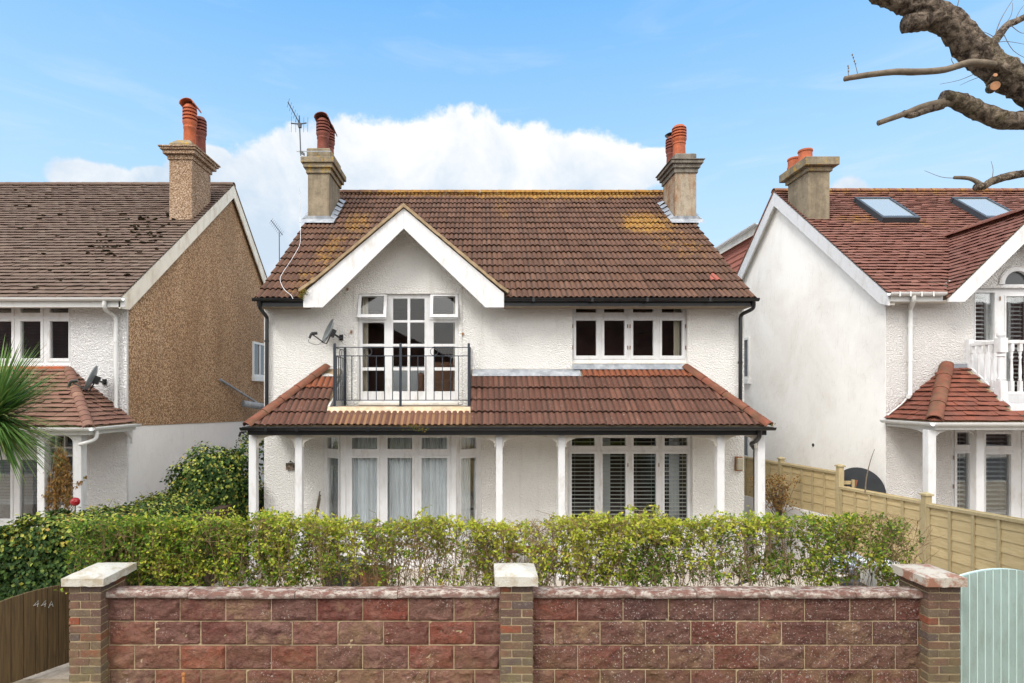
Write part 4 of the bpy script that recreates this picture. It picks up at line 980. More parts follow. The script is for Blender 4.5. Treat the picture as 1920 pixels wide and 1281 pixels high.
MB().prism([(LRD, LRZ), (19.6, 4.74), (19.6, 4.68), (LRD, LRZ-.05)], 'x', LXL, LV).build('rear_slope', M['plain_left'], rt)
rm = MB(); ridge_run(rm, (LXL, LRD, LRZ-.015), (LV, LRD, LRZ-.015), .10, .33); rm.build('ridge_tiles', M['plain_left'], rt, autosmooth=50)
for (p_, q_) in (((10.25, 4.91), (LRD, LRZ-.005)), ((19.6, 4.69), (LRD, LRZ-.005))):
    h_ = .27
    MB().prism([(p_[0], p_[1]-.02), (q_[0], q_[1]-.02), (q_[0], q_[1]-.02-h_-.06), (p_[0]+(.28 if p_[0] < LRD else -.3), p_[1]-.05-.12), (p_[0], p_[1]-.19)], 'x', LV-.04, LV-.012).build('bargeboard', M['cream'], LH)
# dislodged, moss-dark tiles under the chimney
mb = MB(); rng = random.Random(5)
for (cx_, cy_, n_, sx_, sy_) in ((262, 415, 16, 26, 10), (240, 440, 12, 30, 10), (300, 430, 12, 26, 14), (205, 470, 10, 22, 8), (120, 480, 14, 120, 60), (200, 500, 8, 60, 30), (60, 400, 10, 60, 30)):
    for _ in range(n_):
        x_ = rng.gauss(cx_, sx_); y_ = max(352, min(550, rng.gauss(cy_, sy_))); d_ = hit(x_, y_, PLL)
        p = P(x_, y_, d_)+V((0, -.02, .045)); w_ = rng.uniform(.025, .06)
        if p.x > LV-.2: continue
        for _k in range(2):
            q_ = p+V((rng.uniform(-.05, .05), 0, rng.uniform(-.01, .01)))
            mb.lathe(q_-V((0, 0, .03)), [(w_*.8, 0), (w_*rng.uniform(.6, 1.0), .012), (w_*.3, .02)], 6)
M['moss'] = m_plain('dark_moss', (.035, .028, .018), .95, .05, .3, 20, .5, 60); mb.build('moss', M['moss'], rt)['kind'] = 'stuff'
gx = MB(); gutter_x(gx, LXL, X_(231, 10.2), 10.19, 4.90); gx.build('gutter', M['upvc'], LH, autosmooth=40)
MB().box(LXL, X_(234, 10.25), 10.25, 10.275, Z_(576, 10.25), 4.90).build('fascia', M['upvc'], LH)
MB().box(LXL, LX, 10.276, LD-.002, 4.775, 4.795).build('soffit', M['white_beam'], LH)
downpipe(LH, smoothpath([P(196, 563, 10.2), P(196, 575, 10.22), P(200, 583, 10.32), P(213, 592, 10.5), P(217, 600, 10.53)], 5)+smoothpath([P(217, 770, 10.53), P(217.5, 785, 10.53), P(221, 790, 10.5), P(222, 794, 10.44), P(213, 801, 10.36)], 4), .034, M['upvc'], [P(217, 640, 10.53), P(217, 765, 10.53)])
dc = 13.04; a, b = X_(317, dc), X_(360, dc)
k = chimney(LH, a, b, dc, 13.95, 6.6, Z_(298, dc), [(.03, Z_(298, dc)-.02, Z_(291, dc)), (.10, Z_(291, dc)+.001, Z_(284, dc)), (.14, Z_(284, dc), Z_(277, dc)), (.17, Z_(277, dc), Z_(275, 12.9))], 0, M['pebble_grey'], M['pebble_grey'],
    [((a+b)/2+.08, dc+.26, Z_(262, dc), .135, .90, 'louvre', M['terracotta'], 'hood'), ((a+b)/2+.10, dc+.70, Z_(262, dc), .13, .83, 'louvre', M['terracotta_dark'], None)],
    blk=(.0, Z_(275, 12.9), Z_(258, dc), .12), mat_blk=M['cap_l'])
MB().add([(a-.05, dc-.1, 7.03), (b+.08, dc-.1, 7.03), (b+.08, dc, 7.12), (a-.05, dc, 7.12)], [(0, 1, 2, 3)]).build('flashing', M['moss'], k)
# windows
px = [(-58, -20), (-16, 22), (39, 76.5), (94, 129)]
fr, q = window(LH, (-70, 132, 568, 685), [(a_, b_, 575, 586.5) for a_, b_ in px]+[(a_, b_, 602.5, 672) for a_, b_ in px], LD+.04, 'upper_window', M['bedroom'], 1.5, ringpx=5)
for a_, b_ in px: blind(fr, X_(a_-2, LD+.04), X_(b_+2, LD+.04), LD+.115, Z_(673, LD), Z_(602, LD), .028, .022, M['slat_grey'], 30)
px = [(-100, -62), (-22, 20), (38, 70.5)]
fr, q = window(LH, (-118, 78, 848, 990), [(a_, b_, 862, 973) for a_, b_ in px], LD+.04, 'lower_window', M['bedroom'], 1.5, ringpx=5)
for a_, b_ in px: blind(fr, X_(a_-2, LD+.04), X_(b_+2, LD+.04), LD+.115, Z_(950, LD), Z_(862, LD), .028, .022, M['blind_grey'], 38)
MB().box(ll[0]-.05, ll[1]+.05, LD-.05, LD+.039, ll[2]-.05, ll[2]).build('sill', M['white'], fr)
hx = [(94, 104), (106, 120), (122, 136)]; vy = [(818, 838), (841, 853), (856, 885), (888, 917), (920, 948)]
fr, q = window(LH, (88, 141, 812, 1050), [(a_, b_, c_, e_) for a_, b_ in hx for c_, e_ in vy], LD+.04, 'porch_door', M['bedroom'], 1.2, ringpx=1.2, sash=.006)
# side window at the back of the gable wall
mb = MB(); y0, y1 = 6.53*1075/(900-472.5), 6.53*1075/(900-498); z0, z1 = Z_(712, y0), Z_(640, y0)
def sidewin(parent, X, y0, y1, z0, z1, sgn, name='side_window', mull=1):
    mb = MB(); t = .045; n = mull+1; w_ = (y1-y0)/n
    for (a, b, c, e) in [(y0, y1, z0, z0+.06), (y0, y1, z1-.06, z1)]+[(y0+w_*i-(.03 if 0 < i < n else (0 if i == 0 else .06)), y0+w_*i+(.03 if 0 < i < n else (.06 if i == 0 else 0)), z0+.061, z1-.061) for i in range(n+1)]:
        xs = sorted((X+sgn*.002, X+sgn*t)); mb.box(xs[0], xs[1], a, b, c, e)
    fr = mb.build(name, M['upvc'], parent)
    xs = sorted((X+sgn*.001, X+sgn*.018)); M.setdefault('dark_pane', m_plain('dark_pane', (.05, .055, .06), .08, .6, .2, 2))
    MB().box(xs[0], xs[1], y0+.03, y1-.03, z0+.03, z1-.03).build('glass', M['dark_pane'], fr)
    xs = sorted((X+sgn*.001, X+sgn*.09)); MB().box(xs[0], xs[1], y0-.04, y1+.04, z0-.14, z0-.001).build('sill', M['upvc'], fr, bevel=.01)
    return fr
sidewin(LH, LX, y0, y0+1.0, z0+.1, z1, 1)
mb = MB().tube([(-6.48, 14.3, 3.25+.3), (-6.40, 16.4, 2.95)], .03, 8).tube([(-6.45, 15.6, 2.93), (-6.1, 16.1, 2.83)], .09, 12); mb.build('waste_pipe', M['lead'], LH, autosmooth=40)
# porch roof of the left house
VE2, VZ2, VS2 = 9.33, 2.665, .795; cr2, tr2x = -6.36, -7.60; rise = VS2*(LD-VE2)
v2 = V((0, 1, VS2)).normalized()
hpl = (V((cr2, VE2, VZ2)), V(((LD-VE2), (cr2-tr2x), 0)).normalized())
pr = tile_field(V((-13, VE2, VZ2)), V((1, 0, 0)), v2, cr2+13, (LD-VE2)/v2.y-.03, .165, .115, 'plain', lift=.03, jitter=.003, clip=[hpl], name='porch_roof', mat=M['plain_left_porch'], parent=LH, slip=.004)
s2 = V((tr2x-cr2, 0, rise)); tile_field(V((cr2, VE2, VZ2)), V((0, 1, 0)), s2.normalized(), LD-VE2, s2.length-.03, .165, .115*s2.length/((LD-VE2)/v2.y), 'plain', lift=.03, jitter=.003, clip=[(hpl[0], -hpl[1])], name='side_slope', mat=M['plain_left_porch'], parent=pr)
rm = MB(); ridge_run(rm, V((cr2, VE2, VZ2+.0)), V((tr2x, LD, VZ2+rise+.0)), .085, .155, down=.03); rm.build('hip_tiles', M['plain_left_porch'], pr, autosmooth=50)
zf = lambda y: VZ2+VS2*(y-VE2)-.02
MB().add([(-13, VE2+.02, zf(VE2)), (cr2-.02, VE2+.02, zf(VE2)), (tr2x, LD-.01, zf(LD)), (-13, LD-.01, zf(LD)), (cr2-.02, LD-.01, zf(VE2))], [(0, 1, 2, 3), (1, 4, 2)]).build('roof_deck', M['undercloak'], pr, recalc=False)
MB().box(-10, X_(129, LD), LD-.03, LD-.001, Z_(692, LD)-.06, Z_(687, LD)).build('flashing', M['terracotta'], pr)
gx = MB(); gutter_x(gx, -13, cr2+.06, VE2-.06, VZ2-.02); gutter_y(gx, VE2-.05, LD-.02, cr2+.07, VZ2-.02); gx.build('gutter', M['upvc'], LH, autosmooth=40)
MB().prism([(-13, VE2), (cr2, VE2), (cr2, LD-.002), (cr2-.03, LD-.002), (cr2-.03, VE2+.03), (-13, VE2+.03)], 'z', VZ2-.14, VZ2-.025).build('porch_beam', M['upvc'], LH)
zb2 = VZ2-.141
for i, (a_, b_) in enumerate([(-150, -132), (71, 85), (138, 154)]):
    x0, x1 = X_(a_, 9.42), X_(b_, 9.42); po = MB().box(x0, x1, 9.40, 9.40+(x1-x0), .05, zb2).build('porch_post', M['white'], LH, bevel=.01)
    br = MB()
    for sg in (-1, 1):
        aa, bb_ = (.19, .13) if not (i == 2 and sg > 0) else (.0, .0)
        if i == 0 or aa == 0: continue
        xx = x1 if sg > 0 else x0; cur = [(xx+sg*(aa-aa*math.cos(R(t_))), zb2-bb_+bb_*math.sin(R(t_))-.01) for t_ in range(0, 91, 10)]
        pts = [(xx, zb2-.001), (xx, zb2-bb_-.03)]+[(c_[0]+sg*.01, c_[1]) for c_ in cur]+[(xx+sg*(aa+.01), zb2-.001)]
        br.prism(pts if sg > 0 else pts[::-1], 'y', 9.42, 9.47)
    if i == 2:      # bracket back towards the wall
        cur = [(LD-.30+.28*math.sin(R(t_)), zb2-.01-.18*(1-math.cos(R(t_)))) for t_ in range(0, 91, 10)]
        br.prism([(LD-.31, zb2-.001)]+cur+[(LD-.003, zb2-.25), (LD-.003, zb2-.001)], 'x', -6.47, -6.42)
    if br.v: br.build('bracket', M['white'], po)
downpipe(LH, smoothpath([(-6.30, 9.42, 2.60), (-6.30, 9.42, 2.50), (-6.33, 9.40, 2.44), (-6.42, 9.36, 2.40), (-6.52, 9.33, 2.37)], 4), .03, M['upvc'])

# ================================================================ RIGHT HOUSE
RH = thing('detached_house', 'white neighbouring house on the right with two roof windows and a white balustraded balcony', 'house', (9, 9.82, 0))
QD = 9.82; QX = 6.95; PR_ = (9.58, 4.90, .808); QRD = 13.3; QRZ = 4.9+.808*(13.3-9.58); QV = 6.80; QXR = 16.0
gxc = 9.20
uw = (X_(1826, QD), X_(1988, QD), 3.02, Z_(540, QD)); dw = (X_(1784, QD), X_(2040, QD), .06, Z_(806, QD))
wl = MB().holed(QX+.0, QXR, -.1, 4.79, [uw, dw], QD, QD+.25)
ca, cr_ = X_(1907, QD), (1907-1877)*QD/F
wl.holed(7.80, 10.6, 4.79, Z_(538, QD), [(uw[0], uw[1], 4.79, uw[3])], QD, QD+.25)
zt_ = Z_(538, QD); zsp = Z_(533, QD)
archp = [(ca+(cr_+.0)*math.cos(R(t_)), zsp+cr_*math.sin(R(t_))) for t_ in range(0, 181, 12)]
zu = 6.20-.95*0
wl.prism([(7.80, zt_), (ca-cr_, zt_), (ca-cr_, zsp)]+archp[::-1][1:8]+[(ca, 6.12)]+[(gxc-1.0, 5.2), (7.80, zt_)][:1], 'y', QD, QD+.25)
wl.prism([(10.6, zt_), (10.2, 5.2), (ca, 6.12)]+archp[::-1][7:]+[(ca+cr_, zt_)], 'y', QD, QD+.25)
wl.build('wall', M['roughcast_right'], RH)
MB().prism([(QD+.251, -.1), (QD+.251, PR_[1]+PR_[2]*(QD+.25-9.58)-.14), (QRD, QRZ-.14), (17.4, 4.6), (17.4, -.1)], 'x', QX, QX+.25).box(QX, QX+.25, QD+.2505, QD+.26, -.1, 4.6).build('gable_wall', M['render'], RH, label='smooth white gable wall facing the middle house')
# thin smooth render return covering the end of the front wall
MB().prism([(QD-.004, -.1), (QD-.004, 4.90), (QD+.26, 5.0), (QD+.26, -.1)], 'x', QX-.006, QX-.001).build('render_corner', M['render'], RH)
v3 = V((0, 1, .808)).normalized()
def gsk(c): return c.y < 11.35 and c.z < 6.22-.97*abs(c.x-gxc) and c.x > 7.7
rt = tile_field(V((QV, 9.54, 4.87)), V((1, 0, 0)), v3, QXR-QV, (QRD-9.54)/v3.y, .165, .118, 'plain', lift=.026, jitter=.0025, skip=gsk, name='roof', mat=M['plain_right'], parent=RH, slip=.003)
MB().prism([(10.1, 5.28), (QRD, QRZ-.04), (17.5, 4.5), (17.5, 4.4), (QRD, QRZ-.13), (10.1, 5.18)], 'x', QV+.04, QXR).prism([(9.57, 4.85), (10.099, 5.28), (10.099, 5.18), (9.57, 4.78)], 'x', QV+.04, 7.72).build('roof_deck', M['undercloak'], rt)
MB().prism([(QRD, QRZ+.01), (17.5, 4.56), (17.5, 4.50), (QRD, QRZ-.04)], 'x', QV, QXR).build('rear_slope', M['plain_right'], rt)
rm = MB(); ridge_run(rm, (QV, QRD, QRZ-.01), (QXR, QRD, QRZ-.01), .10, .33); rm.build('ridge_tiles', M['plain_right'], rt, autosmooth=50)
for (p_, q_) in (((9.57, 4.87), (QRD, QRZ-.01)), ((17.5, 4.5), (QRD, QRZ-.01))):
    MB().prism([(p_[0], p_[1]-.02), (q_[0], q_[1]-.02), (q_[0], q_[1]-.34), (p_[0]+(.2 if p_[0] < QRD else -.3), p_[1]-.14), (p_[0], p_[1]-.20)], 'x', QV+.015, QV+.045).build('bargeboard', M['white'], RH)
MB().prism([(9.60, 4.68), (9.60, 4.80), (QRD, QRZ-.15), (17.3, 4.6), (17.3, 4.5), (QRD, QRZ-.25)], 'x', QV+.046, QX-.002).build('verge_soffit', M['white_beam'], RH)
# cross gable
gs = .98
for sg in (-1, 1):
    o_ = V((gxc+sg*1.52, 9.44, 6.28-gs*1.52-.03)) if sg > 0 else V((gxc+sg*1.52, 11.6, 6.28-gs*1.52-.03))
    sv = V((-sg*1.52, 0, gs*1.52))
    tile_field(o_, V((0, sg, 0)), sv.normalized(), 2.16, sv.length, .165, .112, 'plain', lift=.022, jitter=.0025, name='gable_roof', mat=M['plain_right'], parent=rt,
               clip=[(V((0, 9.58, 4.90)), V((0, .808, -1)).normalized())])
MB().prism([(gxc-1.38, 6.23-gs*1.40), (gxc, 6.22), (gxc+1.38, 6.23-gs*1.40), (gxc+1.38, 6.15-gs*1.40), (gxc, 6.13), (gxc-1.38, 6.15-gs*1.40)], 'y', 9.49, QD-.001).build('gable_deck', M['undercloak'], rt)
rm = MB(); ridge_run(rm, (gxc, 9.44, 6.30), (gxc, 11.35, 6.30), .10, .33); rm.build('gable_ridge', M['plain_right'], rt, autosmooth=50)
MB().prism([(gxc-1.50, 4.86), (gxc, 6.25), (gxc+1.5, 4.86), (gxc+1.36, 4.70), (gxc, 5.94), (gxc-1.28, 4.745), (gxc-1.46, 4.745)][:0] or [(gxc-1.47, 4.765), (gxc, 6.205), (gxc, 5.89), (gxc-1.20, 4.715), (gxc-1.47, 4.715)], 'y', 9.46, 9.488).build('bargeboard', M['white'], RH)
MB().prism([(gxc+1.47, 4.765), (gxc+.001, 6.205), (gxc+.001, 5.89), (gxc+1.20, 4.715), (gxc+1.47, 4.715)], 'y', 9.46, 9.488).build('bargeboard', M['white'], RH)
gx = MB(); gutter_x(gx, QV-.02, X_(1772, 9.5), 9.50, 4.875)
for px_ in (1687, 1707, 1728, 1750): gx.box(X_(px_, 9.45)-.012, X_(px_, 9.45)+.012, 9.44, 9.443, 4.80, 4.88)
gx.build('gutter', M['upvc'], RH, autosmooth=40)
MB().box(QX-.1, 7.72, 9.56, 9.575, 4.735, 4.87).build('fascia', M['upvc'], RH)
MB().box(QX, 7.95, 9.576, QD-.002, 4.74, 4.755).build('soffit', M['white_beam'], RH)
downpipe(RH, smoothpath([P(1713, 551, 9.5), P(1713, 563, 9.52), P(1711, 570, 9.6), P(1707.5, 578, 9.74), P(1707, 586, 9.76)], 5)+smoothpath([P(1707, 735, 9.76), P(1706, 741, 9.74), P(1703, 744, 9.66)], 3), .034, M['upvc'], [P(1707, 611, 9.76), P(1707, 676, 9.76)])
MB().tube(smoothpath([P(1701, 746, 9.7), P(1690, 758, 9.72), P(1675, 770, 9.76), P(1664, 779, 9.78)], 5), .012, 8).build('hose', M['upvc'], RH)
dc = hit(1540, 413.4, PR_); a, b = X_(1516, dc), X_(1556, dc)
k = chimney(RH, a, b, dc, a*F/(1477-CX), 6.4, Z_(320, dc), [(.04, Z_(320, dc)-.02, Z_(313, dc)), (.13, Z_(313, dc), Z_(294, dc-.1))], 0, M['shaft_l'], M['cap_l'],
    [((a+b)/2-.12, dc+.30, Z_(294, dc), .14, .26, 'plain', M['terracotta'], None), ((a+b)/2-.14, dc+.68, Z_(294, dc), .14, .24, 'plain', M['terracotta'], None)], pl=PR_)
# roof windows
for quad in (((1601, 380), (1661, 380), (1712, 418.5), (1648, 418.5)), ((1777, 379), (1840, 379), (1882, 415), (1838, 416))):
    pts = [P(x_, y_, hit(x_, y_, PR_)) for x_, y_ in quad[:]]
    xl, xr = (pts[0].x+pts[3].x)/2, (pts[0].x+pts[3].x)/2+.78; yt, yb = hit(0, 380, PR_), hit(0, 418.5, PR_)
    if quad[0][0] > 1700: xl = pts[0].x; xr = xl+.78
    nn = V((0, -.808, 1)).normalized(); pp = lambda x, y: V((x, y, 4.90+.808*(y-9.58)))
    cmid = pp((xl+xr)/2, (yt+yb)/2); hw, hl = (xr-xl)/2, (yt-yb)/2/v3.y
    mb = MB()
    for (cx_, cy_, a_, b_) in ((0, hl-.03, hw, .035), (0, -hl+.045, hw, .05), (-hw+.03, .0, .03, hl-.085), (hw-.03, .0, .03, hl-.085)):
        mb.obox(cmid+V((cx_, 0, 0))+v3*cy_+nn*.06, (V((1, 0, 0)), v3, nn), (a_, b_, .065))
    M.setdefault('alu', m_plain('grey_aluminium', (.045, .055, .065), .45, .4, .1, 5))
    fr = mb.build('roof_window', M['alu'], RH, bevel=.008)
    M.setdefault('skypane', finish(*(lambda m_t: (m_t[0], m_t[1], (.27, .31, .33)))(new_mat('roof_window_glass')), .12, None, .8, 0.0))
    MB().obox(cmid+nn*.095, (V((1, 0, 0)), v3, nn), (hw-.05, hl-.06, .01)).build('pane', M['skypane'], fr)
# windows
D3 = QD+.05
fr, q = window(RH, (1825, 1990, 541, 762), [(1828.5, 1864, 549, 638), (1886, 1928, 556, 735), (1938, 1980, 549, 638)], D3, 'balcony_window', M['room'], 1.5, ringpx=2.5, hinges=[(1874, 560)])
for a_, b_, c_, e_ in ((1829, 1855, 552, 637), (1888, 1897, 558, 730), (1904, 1927, 558, 730)): blind(fr, X_(a_, D3), X_(b_, D3), D3+.09, Z_(e_, D3), Z_(c_, D3), .072, .055, M['slat_white'], 28)
MB().box(X_(1856, D3), X_(1866, D3), D3+.07, D3+.11, Z_(640, D3), Z_(548, D3)).box(X_(1898, D3), X_(1903, D3), D3+.07, D3+.11, Z_(733, D3), Z_(555, D3)).build('shutter_frame', M['slat_white'], fr)
# fanlight
mb = MB(); out = [(ca+(cr_+.02)*math.cos(R(t_)), zsp+(cr_+.02)*math.sin(R(t_))) for t_ in range(0, 181, 9)]; inn = [(ca+(cr_-.05)*math.cos(R(t_)), zsp+(cr_-.05)*math.sin(R(t_))) for t_ in range(0, 181, 9)]
for i in range(20): mb.prism([out[i], out[i+1], inn[i+1], inn[i]], 'y', D3-.07, D3+.02)
mb.box(ca-cr_, ca+cr_, D3-.04, D3+.02, zsp-.05, zsp-.001); fl = mb.build('fanlight', M['white'], RH, weld=True)
mb = MB(); o2 = [(ca+(cr_+.05)*math.cos(R(t_)), zsp+(cr_+.05)*math.sin(R(t_))) for t_ in range(0, 181, 9)]
for i in range(20): mb.prism([o2[i], o2[i+1], out[i+1], out[i]], 'y', QD-.025, QD+.01)
mb.build('arch_moulding', M['roughcast_right'], RH, weld=True)
M['dark_pane'] = M.get('dark_pane') or m_plain('dark_pane', (.05, .055, .06), .08, .6, .2, 2)
MB().prism([(ca+(cr_-.04)*math.cos(R(t_)), zsp+(cr_-.04)*math.sin(R(t_))) for t_ in range(0, 181, 9)], 'y', D3-.01, D3).build('glass', M['dark_pane'], fl)
fr, q = window(RH, (1783, 2041, 805, 1060), [(1794, 1817, 811, 834), (1794, 1817, 850, 1000), (1848, 1895, 814, 836), (1848, 1895, 852, 1000), (1920, 1965, 814, 836), (1920, 1965, 852, 1000)], D3, 'lower_window', M['room'], 1.5, ringpx=5, hinges=[(1787, 858), (1787, 912)])
for a_, b_ in ((1804, 1819), (1847, 1896), (1919, 1966)):
    blind(fr, X_(a_, D3), X_(b_, D3), D3+.09, Z_(1002, D3), Z_(851, D3), .080, .055, M['slat_white'], 20)
    blind(fr, X_(a_, D3), X_(b_, D3), D3+.09, Z_(837, D3), Z_(813, D3), .07, .055, M['slat_white'], 20)
# veranda right
VE3, VZ3 = 8.76, 2.775; rise3 = .885; VS3 = rise3/(QD-VE3); cx3, tx3 = 6.93, 7.975; v4 = V((0, 1, VS3)).normalized()
hpl = (V((cx3, VE3, VZ3)), V((-(QD-VE3), (tx3-cx3), 0)).normalized())
pr = tile_field(V((cx3, VE3, VZ3)), V((1, 0, 0)), v4, 6.5, (QD-VE3)/v4.y-.02, .165, .115, 'plain', lift=.026, jitter=.0025, clip=[hpl], name='veranda_roof', mat=M['plain_porch_right'], parent=RH, slip=.003,
    skip=lambda c: c.x > 8.33 and c.y > 8.97)
s3 = V((tx3-cx3, 0, rise3)); tile_field(V((cx3, QD, VZ3)), V((0, -1, 0)), s3.normalized(), QD-VE3, s3.length-.02, .165, .115, 'plain', lift=.026, jitter=.0025, clip=[(hpl[0], -hpl[1])], name='side_slope', mat=M['plain_porch_right'], parent=pr)
rm = MB(); ridge_run(rm, V((cx3+.03, VE3+.03, VZ3+.04)), V((tx3, QD-.02, VZ3+rise3+.05)), .105, .42); rm.build('hip_tiles', M['hip'], pr, autosmooth=50)
zf = lambda y: VZ3+VS3*(y-VE3)-.015
MB().add([(cx3+.02, VE3+.02, zf(VE3)), (8.33, VE3+.02, zf(VE3)), (8.33, QD-.01, zf(QD)), (tx3, QD-.01, zf(QD)), (cx3+.02, QD-.01, zf(VE3))], [(0, 1, 2, 3), (0, 3, 4)]).build('roof_deck', M['undercloak'], pr, recalc=False)
MB().box(tx3-.02, X_(1812, QD), QD-.04, QD-.001, VZ3+rise3-.03, VZ3+rise3+.05).build('flashing', M['lead'], pr)
gx = MB(); gutter_x(gx, cx3-.05, 13.4, VE3-.05, VZ3-.02); gutter_y(gx, VE3-.05, QD-.01, cx3-.04, VZ3-.02); gx.build('gutter', M['upvc'], RH, autosmooth=40)
MB().prism([(13.4, VE3), (cx3+.03, VE3), (cx3+.03, QD-.002), (cx3+.06, QD-.002), (cx3+.06, VE3+.03), (13.4, VE3+.03)], 'z', VZ3-.13, VZ3-.025).build('veranda_beam', M['upvc'], RH)
zb3 = VZ3-.131
for i, (a_, b_) in enumerate([(1739, 1754), (1831, 1846), (1966, 1981)]):
    x0, x1 = X_(a_, 8.82), X_(b_, 8.82); dd = 8.80
    if i == 1: dd = 9.25; x0, x1 = X_(a_, dd), X_(b_, dd)
    po = MB().box(x0, x1, dd, dd+(x1-x0), .05, zb3).build('veranda_post', M['white'], RH, bevel=.01)
    br = MB()
    for sg in (-1, 1):
        if i == 0 and sg < 0:
            cur = [(QD-.55+.53*math.sin(R(t_)), zb3-.01-.16*(1-math.cos(R(t_)))) for t_ in range(0, 91, 10)]
            cur2 = [(8.92+.5*(1-math.cos(R(t_))), zb3-.16+.15*math.sin(R(t_))) for t_ in range(0, 91, 10)]
            br.prism([(8.915, zb3-.001)]+cur2+[(9.45, zb3-.001)], 'x', 6.99, 7.03); continue
        aa, bb_ = .26, .13; xx = x1 if sg > 0 else x0
        cur = [(xx+sg*(aa-aa*math.cos(R(t_))), zb3-bb_+bb_*math.sin(R(t_))-.01) for t_ in range(0, 91, 10)]
        pts = [(xx, zb3-.001), (xx, zb3-bb_-.03)]+[(c_[0]+sg*.01, c_[1]) for c_ in cur]+[(xx+sg*(aa+.01), zb3-.001)]
        br.prism(pts if sg > 0 else pts[::-1], 'y', dd+.03, dd+.07)
    br.build('bracket', M['white'], po)
# balcony right
BX = 8.36; ND = 9.2
bs = MB().box(8.34, 13, 9.02, QD-.001, 2.90, 3.03).build('balcony', M['white'], RH, bevel=.008, label='white balcony with turned balusters')
MB().prism([(9.0, 3.0), (QD-.01, 3.70), (QD-.01, 2.9), (9.0, 2.9)], 'x', 8.335, 8.339+.03).build('cheek', M['white'], bs)
def baluster(mb, x, y, z0, z1):
    h = z1-z0; w_ = .024
    mb.box(x-w_, x+w_, y-w_, y+w_, z0, z0+h*.22).box(x-w_, x+w_, y-w_, y+w_, z1-h*.16, z1)
    mb.lathe((x, y, z0+h*.22), [(.018, 0), (.026, h*.03), (.017, h*.06), (.022, h*.2), (.014, h*.45), (.024, h*.50), (.014, h*.54), (.024, h*.59), (.016, h*.62)], 10)
zt3, zb3_ = 4.0, 3.23
rl = MB().box(BX, 13, ND-.03, ND+.03, zt3, zt3+.055).box(BX+.06, 13, ND-.022, ND+.022, zb3_-.05, zb3_).box(BX-.03, BX+.03, ND+.06, QD-.07, zt3, zt3+.055).box(BX-.022, BX+.022, ND+.06, QD-.07, zb3_-.05, zb3_)
rl.build('handrail', M['white'], bs, bevel=.008)
for i in range(10):
    mb = MB(); baluster(mb, BX+.17+i*.137, ND, zb3_, zt3); mb.build('baluster', M['white'], bs, autosmooth=40)
for i in range(4):
    mb = MB(); baluster(mb, BX, ND+.16+i*.125, zb3_, zt3); mb.build('baluster', M['white'], bs, autosmooth=40)
mb = MB().box(BX-.06, BX+.06, ND-.06, ND+.06, 2.92, 3.40).box(BX-.06, BX+.06, ND-.06, ND+.06, 3.86, 4.09).lathe((BX, ND, 3.40), [(.05, 0), (.06, .03), (.04, .06), (.052, .18), (.042, .38), (.058, .40), (.045, .43), (.058, .46)], 16).lathe((BX, ND, 4.09), [(.03, 0), (.055, .03), (.06, .055), (.045, .09), (.01, .105)], 16)
mb.build('newel_post', M['white'], bs, autosmooth=40)
MB().box(BX-.045, BX+.045, QD-.068, QD-.002, 3.03, 4.12).build('wall_post', M['white'], bs)
# rear dormer with tile-hung cheek
dm = MB(); y_ = 14.3
for i in range(14):
    z_ = 5.2+i*.15; dm.prism([(QX+.10, z_), (QX+.085, z_), (QX+.11, z_+.155), (QX+.125, z_+.155)], 'y', 14.35, 17.4)
dm.build('dormer_cheek', M['tile_hung'], RH, label='red tile-hung cheek of the rear dormer')
MB().box(QX+.13, 14, 14.35, 17.4, 5.0, 7.32).build('dormer', M['render'], RH)
MB().box(QX+.0, 14, 14.2, 17.6, 7.33, 7.42).build('dormer_roof', M['plain_right'], RH); MB().box(QX-.02, QX-.001+.0, 14.2, 17.6, 7.22, 7.41).build('dormer_fascia', M['white_beam'], RH)
gx = MB(); gutter_y(gx, 14.2, 17.7, QX-.08, 7.44); gx.build('dormer_gutter', M['upvc'], RH)
yy0 = QX*F/(1407-CX); sidewin(RH, QX, yy0, yy0+.9, Z_(710, yy0)+.0, Z_(632, yy0), -1); sidewin(RH, QX, yy0+.0, yy0+.9, Z_(860, yy0), Z_(800, yy0), -1, 'ground_side_window')
MB().tube([(QX+.01, 6.95*F/(1525-CX), Z_(835, 11.9)), (QX-.012, 6.95*F/(1525-CX), Z_(835, 11.9))], .035, 12).build('vent', M['black'], RH)

# ================================================================ FRONT WALL, PIERS, GATES
GW = thing('garden_wall', 'low front wall of dark red rock-faced blocks with white-flecked coping and three brick piers', 'wall', (.3, 5.5, .34))
def rockblock(mb, x0, x1, z0, z1, y, rng):
    n, m_ = max(3, int((x1-x0)/.022)), 10; sd = V((rng.uniform(0, 99), rng.uniform(0, 99), 0)); vs = []
    for j in range(m_+1):
        for i in range(n+1):
            u, v = i/n, j/m_; x = x0+(x1-x0)*u; z = z0+(z1-z0)*v
            e = min(1, min(u, 1-u)*(x1-x0)/.02)*min(1, min(v, 1-v)*(z1-z0)/.02)
            p = V((x*11, z*14, 0))+sd
            h = .5*mnoise.noise(p)+.6*abs(mnoise.noise(p*2.3))+.35*mnoise.noise(p*4.6)
            vs.append((x, y-e*(.010+.040*h), z))
    fs = [(j*(n+1)+i, j*(n+1)+i+1, (j+1)*(n+1)+i+1, (j+1)*(n+1)+i) for j in range(m_) for i in range(n)]
    o = len(vs); vs += [(x0, y+.03, z0), (x1, y+.03, z0), (x1, y+.03, z1), (x0, y+.03, z1)]
    c = [0, n, (m_+1)*(n+1)-1, m_*(n+1)]
    fs += [tuple(range(0, n+1))[::-1]+(o, o+1), tuple(range(m_*(n+1), (m_+1)*(n+1)))+(o+2, o+3), tuple(j*(n+1) for j in range(m_+1))+(o+3, o), tuple(j*(n+1)+n for j in range(m_, -1, -1))+(o+1, o+2)]
    mb.add(vs, fs)
